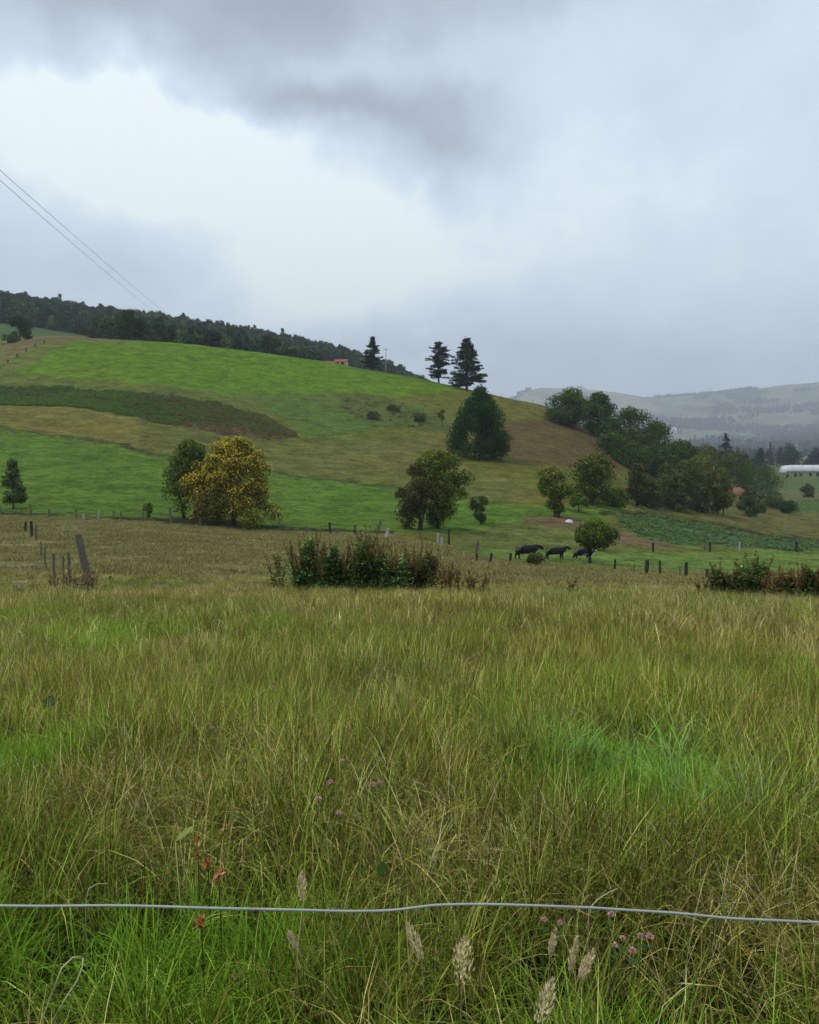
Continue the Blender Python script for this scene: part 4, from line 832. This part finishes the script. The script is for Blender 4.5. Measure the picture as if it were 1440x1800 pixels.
# ------------------------------------------------------------------ cows
M_COWB = mat_simple('black_hide', (.012, .011, .011), .6, .2, 6); M_COWW = mat_simple('white_hide', (.55, .53, .48), .7, .1, 6); M_HOOF = mat_simple('hoof', (.03, .025, .02), .6, .1, 6)
def skin_mesh(name, pts, edges, rad, sub=2):
    me = bpy.data.meshes.new(name); me.from_pydata(pts, edges, []); me.update(); o = bpy.data.objects.new(name, me); COL.objects.link(o)
    o.modifiers.new('s', 'SKIN'); sv = me.skin_vertices[0].data if len(me.skin_vertices) else None
    if sv is None:
        bm = bmesh.new(); bm.from_mesh(me); bm.verts.layers.skin.verify(); bm.to_mesh(me); bm.free(); sv = me.skin_vertices[0].data
    for i, r in enumerate(rad): sv[i].radius = r if isinstance(r, tuple) else (r, r)
    sv[0].use_root = True; m_ = o.modifiers.new('u', 'SUBSURF'); m_.levels = sub; m_.render_levels = sub
    dg = bpy.context.evaluated_depsgraph_get(); res = bpy.data.meshes.new_from_object(o.evaluated_get(dg)); bpy.data.objects.remove(o); res.name = name
    res.polygons.foreach_set('use_smooth', [True] * len(res.polygons)); return res
def cow(label, base, rz, head=(1.52, 0, 1.25), legs=(0, .06, -.05, .08), white=False, scale=1.0):
    # faces +X; withers about 1.35 m
    P_ = [(-.86, 0, 1.06), (-.35, 0, .99), (.20, 0, .98), (.66, 0, 1.02), (.98, 0, 1.16), (head[0] - .16, 0, head[2] + .04), (head[0] + .04, 0, head[2] - .06), (head[0] + .28, 0, head[2] - .26)]
    R_ = [(.32, .36), (.37, .44), (.38, .45), (.33, .42), (.24, .32), (.18, .20), (.16, .18), (.10, .11)]; E = [(i, i + 1) for i in range(7)]
    def leg(x, y, par, off, hind):
        b = len(P_)
        if hind: q = [(x, y, .82), (x + .06, y, .60), (x - .08 + off * .5, y, .42), (x - .03 + off, y, .10), (x + .02 + off, y, .02)]; rr = [.22, .15, .085, .07, .085]
        else: q = [(x, y, .75), (x, y, .55), (x + off * .6, y, .38), (x + off, y, .10), (x + .02 + off, y, .02)]; rr = [.16, .115, .085, .07, .085]
        P_.extend(q); R_.extend(rr); E.append((par, b)); E.extend((b + i, b + i + 1) for i in range(4))
    leg(-.86, .17, 0, legs[0] - .1, True); leg(-.74, -.17, 0, legs[1] + .08, True); leg(.58, .15, 3, legs[2] - .08, False); leg(.74, -.15, 3, legs[3] + .08, False)
    o = empty('cow', base, label, 'cow', 'cattle grazing behind the field-edge fence', rz); o.scale = (scale,) * 3
    bm_ = skin_mesh('body', P_, E, R_); bm_.materials.append(M_COWB); bm_.materials.append(M_COWW)
    if white:
        for p in bm_.polygons:
            c = p.center; 
            if (c.x > 1.05) or (c.z < .30 and abs(c.x) > .4) or (abs(c.x - .15) < .22 and c.z < .85): p.material_index = 1
    link('body', bm_, None, o)
    for s in (-1, 1):
        e = MB(); hx, hz = head[0] - .14, head[2] + .06; e.tube([(hx, s * .09, hz), (hx - .03, s * .20, hz + .02), (hx - .05, s * .30, hz - .02)], [.03, .05, .012], 6); link('ear', e.mesh('ear', True), M_COWB, o)
        e = MB(); e.tube([(hx, s * .07, hz + .04), (hx + .02, s * .14, hz + .14), (hx + .05, s * .12, hz + .22)], [.025, .018, .006], 6); link('horn', e.mesh('horn', True), M_POST_PALE, o)
    t_ = MB(); t_.tube([(-.80, 0, 1.24), (-.96, 0, 1.12), (-1.0, .02, .75), (-.99, .03, .45)], [.035, .025, .02, .045], 6); link('tail', t_.mesh('tail', True), M_COWB, o)
    if not white:
        u_ = MB(); u_.tube([(-.45, 0, .72), (-.40, 0, .58)], [.15, .10], 8); link('udder', u_.mesh('udder', True), M_COWB, o)
    return o
cow('black cow at the left with its front half behind the olive bush', at(925, 984), R(6), head=(1.36, 0, 1.24), scale=1.1)
cow('all-black cow in the middle with its head raised, between the other two', at(976, 984), R(-8), head=(1.36, 0, 1.40), legs=(.05, -.04, .06, 0))
cow('black cow with white face under the small round tree', at(1024, 986), R(5), head=(1.32, 0, 1.26), legs=(-.03, .05, 0, .05), white=True)
tree('bush', 'olive bush hiding the front half of the left cow', 'bush', at(938, 993) + Vector((0, -1.2, 0)), 30, 27, 'vase', .05, 14, .22, 900, .09, pal=((.09, .09, .03), (.07, .075, .028)), r0=.03, stems=3)

# ------------------------------------------------------------------ dock and weed bushes in the meadow
def weed(label, px_, py_, wpx, hpx, nst, stem_c, leaf_c, leafy, seed, cat='bush', seedy=.9):
    r_ = np.random.default_rng(seed); b = at(px_, py_); k = b.y / F; W_, Hh = wpx * k, hpx * k * 1.12
    o = empty('weed_bush', b, label, cat, 'tall weeds standing in the meadow'); mb = MB(); V = []; C = []; SV = []; SC = []
    for s in range(nst):
        x0 = r_.uniform(-.5, .5) * W_ * .8; y0 = r_.uniform(-.4, .4) * min(W_, .9); h = Hh * r_.uniform(.55, 1.0) * (1.08 - .35 * abs(x0 / W_) * 2); ln = r_.normal(0, .16, 2) + np.array([x0 / W_ * .45, 0])
        p = [Vector((x0 + ln[0] * h * q ** 1.4, y0 + ln[1] * h * q, h * q - .05)) for q in (0, .3, .6, .85, 1)]; mb.tube(p, [.012, .010, .008, .006, .003], 4, cap=False)
        def on(q):
            f = q * 4; return np.array(p[min(3, int(q / .3) if q < .6 else (2 if q < .85 else 3))].lerp(p[min(4, (1 if q < .3 else 2 if q < .6 else 3 if q < .85 else 4))], .5))
        for t_ in range(int(18 * seedy)):  # side branchlets with seeds
            q = r_.uniform(.40, 1.0); bz = h * q; c0 = np.array([x0 + ln[0] * h * q ** 1.4, y0 + ln[1] * h * q, bz]); a = r_.uniform(0, 6.28); L = h * .16 * (1.15 - q) * 2 * r_.uniform(.4, 1)
            e = c0 + np.array([math.cos(a) * L * .6, math.sin(a) * L * .6, L * .9]); mb.tube([c0, e], [.005, .003], 3, cap=False)
            for w_ in range(6):
                c = c0 + (e - c0) * r_.uniform(.1, 1.05) + r_.normal(0, .012, 3); l = .018 * r_.uniform(.7, 1.6); n1_ = r_.normal(0, 1, 3); n2_ = r_.normal(0, 1, 3); n1_ /= np.linalg.norm(n1_); n2_ /= np.linalg.norm(n2_)
                SV.append([c - n1_ * l, c - n2_ * l, c + n1_ * l, c + n2_ * l]); SC.append(1.45 * (np.array(stem_c) + np.array([.02, .03, 0])) * r_.uniform(.6, 1.5))
    nl = int(leafy * nst * 3.4)
    for _ in range(nl):
        xq = r_.normal(0, .26); h = Hh * (.66 + .22 * math.sin(xq * 9 + seed) - .5 * abs(xq)) * r_.random() ** .8; c = np.array([xq * W_, r_.uniform(-.4, .4) * min(W_, 1.0), h]); a = r_.uniform(0, 6.28); l = r_.uniform(.10, .22); dr = np.array([math.cos(a), math.sin(a), r_.uniform(-.3, .9)]); dr /= np.linalg.norm(dr)
        sd_ = np.cross(dr, [0, 0, 1]) + r_.normal(0, .2, 3); sd_ /= np.linalg.norm(sd_); m_ = c + dr * l * .5
        V.append([c, m_ - sd_ * l * .20, c + dr * l + np.array([0, 0, -.25 * l]), m_ + sd_ * l * .20]); C.append(np.array(leaf_c[r_.integers(len(leaf_c))]) * r_.uniform(.7, 1.9))
    sm = mb.mesh('stems', True); sm.attributes['Col'].data.foreach_set('color', np.tile(np.array([*stem_c, 1]) * .8, len(sm.vertices)).astype(np.float32)); link('stems', sm, M_FOL, o)
    link('seed_sprays', quads_mesh('seeds', np.array(SV), np.array(SC)), M_FOL, o)
    if V: link('leaves', quads_mesh('leaves', np.array(V), np.array(C)), M_FOL, o)
    return o
LG = ((.12, .27, .06), (.08, .18, .04), (.18, .32, .10)); LD_ = ((.06, .13, .03), (.09, .17, .045)); OLV = ((.08, .095, .03), (.06, .075, .025))
WD = [('leafy green weed bush with reddish tops, leftmost of the big clump', 545, 1040, 62, 100, 34, (.11, .065, .03), LG, 26), ('dark leafy weed bush second from the left of the big clump', 592, 1042, 60, 88, 30, (.09, .06, .03), LD_, 26),
      ('tall dark brown-stemmed weed in the centre of the big clump', 645, 1042, 52, 104, 44, (.085, .065, .028), LD_, 16), ('rusty weed bush with pale green leaves below, right of the clump centre', 692, 1042, 54, 84, 26, (.14, .085, .035), LG, 18),
      ('rusty brown forked weed bush at the right end of the big clump', 742, 1042, 62, 88, 34, (.13, .08, .035), OLV, 12), ('thin lone weed stalk left of the big clump', 487, 1036, 22, 72, 4, (.10, .075, .03), OLV, 16),
      ('short reddish dock weed just right of the big clump', 792, 1048, 40, 60, 14, (.17, .07, .035), OLV, 3), ('low sparse red dock weeds further right of the big clump', 840, 1050, 56, 44, 12, (.16, .07, .035), OLV, 3),
      ('single faint weed stalk in the meadow below the cows', 1003, 1050, 22, 34, 4, (.12, .08, .035), OLV, 4),
      ('sparse olive weed bush at the left of the right-hand clump', 1275, 1056, 56, 66, 26, (.10, .085, .03), OLV, 22), ('tallest green weed bush of the right-hand clump', 1322, 1056, 48, 80, 34, (.075, .075, .03), LD_ + LG, 24),
      ('rusty red weed bush beside the tallest green one on the right', 1368, 1060, 54, 58, 34, (.17, .085, .035), OLV, 6), ('dark rusty weed bush at the right edge of the view', 1418, 1062, 60, 66, 38, (.14, .075, .035), OLV + LD_, 16), ('thin red weed spike left of the right-hand clump', 1232, 1048, 14, 40, 4, (.13, .07, .03), OLV, 2),
      ('pinkish dry weeds at the foot of the leaning post', 130, 1042, 110, 44, 22, (.22, .13, .09), OLV, 2)]
for i, (lab, a1, a2, a3, a4, a5, a6, a7, a8) in enumerate(WD): weed(lab, a1, a2, a3, a4, a5, a6, a7, a8, 900 + i)

# ------------------------------------------------------------------ foreground seed heads, clover, leaves
def basept(px_, py_, h): 
    p = at(px_, py_, h); return p
def plume(label, px_, py_, hpx, wpx, lean, seed):
    r_ = np.random.default_rng(seed); base = basept(px_, py_, .62); k = base.y / F * 1.05; hh, hw = hpx * k, wpx * k; top = .62 + hh * .1
    dx, dy, dz = ray(px_, py_); o = empty('grass_seed_head', base, label, 'grass', 'pale plume seed heads in the front grass')
    L = lean * hh; mb = MB(); mb.tube([(-L * .6, .05, 0), (-L * .4, .02, .35), (0, 0, top - hh * .4)], [.0022, .0018, .0014], 5, col=(.22, .20, .09)); link('stem', mb.mesh('stem', True), M_FOL, o)
    V, C = [], []
    for _ in range(170):
        q = r_.random(); rr = hw / 2 * math.sin(math.pi * min(1, .12 + q * .9)) ** .7 * r_.random() ** .5; a = r_.uniform(0, 6.28); c = np.array([L * q + rr * math.cos(a), rr * math.sin(a), top - hh * .5 + hh * q])
        l = .0075 * r_.uniform(.6, 1.3); up_ = np.array([math.cos(a) * .4 + lean, math.sin(a) * .4, 1.0]); up_ /= np.linalg.norm(up_); sd_ = np.cross(up_, r_.normal(0, 1, 3)); sd_ /= np.linalg.norm(sd_)
        V.append([c - up_ * l, c - sd_ * l * .35, c + up_ * l * 1.3, c + sd_ * l * .35]); C.append(np.array([.95, .74, .43]) * r_.uniform(.6, 1.35))
    link('plume', quads_mesh('plume', np.array(V), np.array(C)), M_FOL, o)
for i, (lab, *a_) in enumerate([('bent pale seed head left of the fullest plume', 740, 1660, 64, 22, -.35), ('fullest pinkish beige seed plume at the bottom centre', 812, 1695, 84, 42, .05), ('seed plume touching the bottom edge of the view', 948, 1765, 74, 32, .3),
      ('narrow seed head between the wire and the bottom plume', 967, 1660, 46, 12, .2), ('slim pale spindle seed head right of the narrow one', 1003, 1682, 56, 14, .2), ('loose seed head rightmost of the bottom group', 1022, 1700, 50, 20, .4), ('upright beige seed head above the wire left of centre', 531, 1562, 50, 18, 0), ('drooping pale seed head at the lower left of centre', 520, 1655, 26, 12, -.4)]): plume(lab, *a_, 50 + i)
def clover(label, px_, py_, r, seed):
    r_ = np.random.default_rng(seed); h = .55; r *= 1.25; base = basept(px_, py_, h); o = empty('clover_flower', base, label, 'flower', 'pink clover flowers in the meadow')
    mb = MB(); mb.tube([(.02, .02, 0), (0, .01, h * .6), (0, 0, h)], [.0018, .0016, .0014], 5, col=(.08, .13, .04)); link('stem', mb.mesh('stem', True), M_FOL, o)
    V, C = [], []
    for _ in range(90):
        d = r_.normal(0, 1, 3); d[2] = abs(d[2]) * .9 - .2; d /= np.linalg.norm(d); c = np.array([0, 0, h]) + d * r * .7; sd_ = np.cross(d, r_.normal(0, 1, 3)); sd_ /= np.linalg.norm(sd_); l = r * .45
        V.append([c - d * l, c - sd_ * l * .3, c + d * l, c + sd_ * l * .3]); C.append(np.array([.88, .47, .48]) * r_.uniform(.65, 1.3))
    link('bloom', quads_mesh('bloom', np.array(V), np.array(C)), M_FOL, o)
    V, C = [], []
    for j in range(3):
        a = j * 2.1 + r_.uniform(0, 1); d = np.array([math.cos(a), math.sin(a), .3]); s_ = np.array([-math.sin(a), math.cos(a), 0]); c = np.array([0, 0, h - .04]); l = .022; V.append([c, c + d * l * .6 - s_ * l * .45, c + d * l, c + d * l * .6 + s_ * l * .45]); C.append([.06, .12, .035])
    link('leaf', quads_mesh('leaf', np.array(V), np.array(C)), M_FOL, o)
for i, (lab, a1, a2, r) in enumerate([('pink clover bloom just under the wire, right of centre', 1075, 1608, .011), ('clover bloom left of the one under the wire', 985, 1622, .009), ('dull red clover bloom leftmost under the wire', 957, 1617, .009), ('pale clover bloom of the touching pair below the wire', 1126, 1646, .010), ('brightest clover bloom, right one of the touching pair', 1143, 1648, .011),
      ('faded clover bloom left of the touching pair', 1095, 1650, .009), ('clover bloom lower left of the touching pair', 1081, 1662, .009), ('brownish clover bloom lowest of the group below the wire', 1112, 1672, .010),
      ('pink clover bloom in the middle of the meadow, lowest left of its group', 560, 1405, .014), ('clover bloom uppermost of the mid-meadow group', 581, 1375, .014), ('clover bloom nearest the wire in the mid-meadow group', 596, 1430, .014), ('clover bloom right of the mid-meadow group', 655, 1380, .015), ('clover bloom paired with its neighbour right of the mid-meadow group', 668, 1376, .014),
      ('lone clover bloom further up on the left meadow', 373, 1280, .016), ('clover bloom high up left of the meadow centre', 481, 1210, .02), ('clover bloom up in the meadow above the mid group', 602, 1338, .014), ('lone clover bloom beside the bare hollow at the left', 573, 1300, .014)]): clover(lab, a1, a2, r, 70 + i)
def bigleaf(label, name, px_, py_, lpx, wpx, ang, col, seed, h=.55, cat='leaf', toward=.25, grp=None):
    base = basept(px_, py_, h); k = base.y / F; L, Wd = lpx * k, wpx * k; o = empty(name, base, label, cat, grp); a = R(ang)
    mb = MB(); pts = [Vector(((q - .5) * L * math.cos(a), -toward * L * q, h + (q - .5) * L * math.sin(a) - .18 * L * (q - .5) ** 2)) for q in [i / 8 for i in range(9)]]
    sdv = Vector((-math.sin(a), -.35, math.cos(a))).normalized(); vs_, fs, cs = [], [], []
    for i, p in enumerate(pts):
        q = i / 8; w_ = Wd / 2 * math.sin(math.pi * (q * .93 + .05)) ** 1.3 * (.8 + .2 * ((i * 5 + seed) % 3))
        for s in (-1, 0, 1): vs_.append(p + sdv * w_ * s + Vector((0, -.12 * w_ * abs(s), 0))); cs.append(np.array(col) * (1.25 if s == 0 else .95 + .1 * ((i * 7 + seed) % 3)))
        if i:
            b0 = 3 * i
            for s in (0, 1): fs.append((b0 - 3 + s, b0 - 2 + s, b0 + 1 + s, b0 + s))
    link('blade', poly_mesh('blade', vs_, fs, cs), M_FOL, o); mb.tube([(pts[0].x * .4, .03, 0), pts[0]], [.003, .002], 5, col=tuple(col)); link('stalk', mb.mesh('stalk', True), M_FOL, o)
bigleaf('long pale yellow-green leaf sticking out above the orange leaves', 'broad_leaf', 328, 1460, 56, 13, 42, (.60, .62, .20), 1, .70)
bigleaf('bluish broad leaf beside the bright green patch at the left edge', 'broad_leaf', 89, 1232, 34, 20, 60, (.09, .17, .12), 2, .52)
bigleaf('fresh green broad leaf above the middle of the wire', 'broad_leaf', 671, 1524, 36, 20, 80, (.07, .17, .03), 3, .46)
def dock(label, px_, py_, hpx, wpx, col, seed, h=.55):
    r_ = np.random.default_rng(seed); base = basept(px_, py_, h); k = base.y / F; L, Wd = hpx * k, wpx * k; o = empty('dock_leaf', base, label, 'leaf', 'orange dock leaves')
    mb = MB(); mb.tube([(.01, .02, 0), (0, .01, h - L * .6), (0, 0, h)], [.003, .0025, .002], 5, col=(.10, .10, .04)); link('stalk', mb.mesh('stalk', True), M_FOL, o)
    V, C = [], []
    for _ in range(26):
        c = np.array([r_.normal(0, .22) * Wd, r_.normal(0, .2) * Wd, h + r_.uniform(-.5, .5) * L]); t1 = r_.normal(0, .5, 3) + np.array([0, 0, .9]); t1 /= np.linalg.norm(t1); t2 = np.cross(t1, r_.normal(0, 1, 3)); t2 /= np.linalg.norm(t2); l = Wd * r_.uniform(.3, .6)
        V.append([c - t1 * l, c - t2 * l * .4, c + t1 * l, c + t2 * l * .4]); C.append(np.array(col) * r_.uniform(.5, 1.4))
    link('blade', quads_mesh('blade', np.array(V), np.array(C)), M_FOL, o)
dock('upright rusty dock leaf highest of the orange leaves', 347, 1492, 50, 13, (.32, .17, .055), 4, .56)
dock('small orange dock leaf in the middle of the orange leaves', 365, 1519, 14, 14, (.52, .20, .06), 5, .53)
dock('salmon orange dock leaf at the right of the orange leaves', 384, 1538, 20, 16, (.62, .27, .12), 6, .52)
dock('crumpled orange dock leaf just under the wire', 353, 1622, 20, 20, (.48, .22, .06), 7, .50)
bigleaf('yellowish flower-like leaf by the wire near the right edge', 'broad_leaf', 1370, 1578, 34, 12, 10, (.24, .19, .05), 8, .58)
def stalk(label, pts_px, r, seed, col=(.62, .54, .34)):
    d = basept(pts_px[0][0], min(pts_px[0][1], 1780), .5).y * .97; P_ = [wp(a1, a2, d + .02 * i) for i, (a1, a2) in enumerate(pts_px)]; b = Vector((P_[0].x, P_[0].y, float(H(P_[0].x, P_[0].y))))
    o = tag(link('dry_grass_stalk', MB().tube([Vector((0, 0, 0))] + [p - b for p in P_], [r * .7] * (len(P_) + 1), 6, col=col, jitter=.15).mesh('stalk', True), M_FOL, None, b), label, 'grass', 'dry bent grass stalks')
stalk('bent dry stalk arching over at the bottom left corner', [(75, 1790), (90, 1750), (108, 1702), (128, 1683), (144, 1682)], .0028, 1)
stalk('straight dry stalk leaning right of the arching one', [(92, 1795), (118, 1750), (135, 1725), (145, 1700), (146, 1684)], .0025, 2)
stalk('pale bent stalk above the wire right of centre', [(1035, 1600), (1042, 1590), (1055, 1578), (1072, 1568), (1086, 1562)], .0028, 3)
stalk('pale dry stalk curving above the wire at left', [(150, 1590), (156, 1562), (170, 1554), (190, 1553)], .0022, 4)
stalk('dry reddish stalk standing in the lower left meadow', [(148, 1550), (156, 1530), (165, 1512), (170, 1492)], .0026, 5, (.28, .17, .10))

# ------------------------------------------------------------------ haze
HZ = MB().box((-14000, -340, -40), (14000, 10600, 900)).mesh('haze')
hm = bpy.data.materials.new('haze'); hm.use_nodes = True; hn = hm.node_tree; hn.nodes.clear(); ho = hn.nodes.new('ShaderNodeOutputMaterial'); hv = hn.nodes.new('ShaderNodeVolumePrincipled')
hv.inputs['Color'].default_value = (.86, .93, 1, 1); hv.inputs['Density'].default_value = .00014; hv.inputs['Anisotropy'].default_value = 0.0
hn.links.new(hv.outputs[0], ho.inputs['Volume']); HZ.materials.clear(); HZ.materials.append(hm)
tag(link('haze', HZ), kind='stuff')
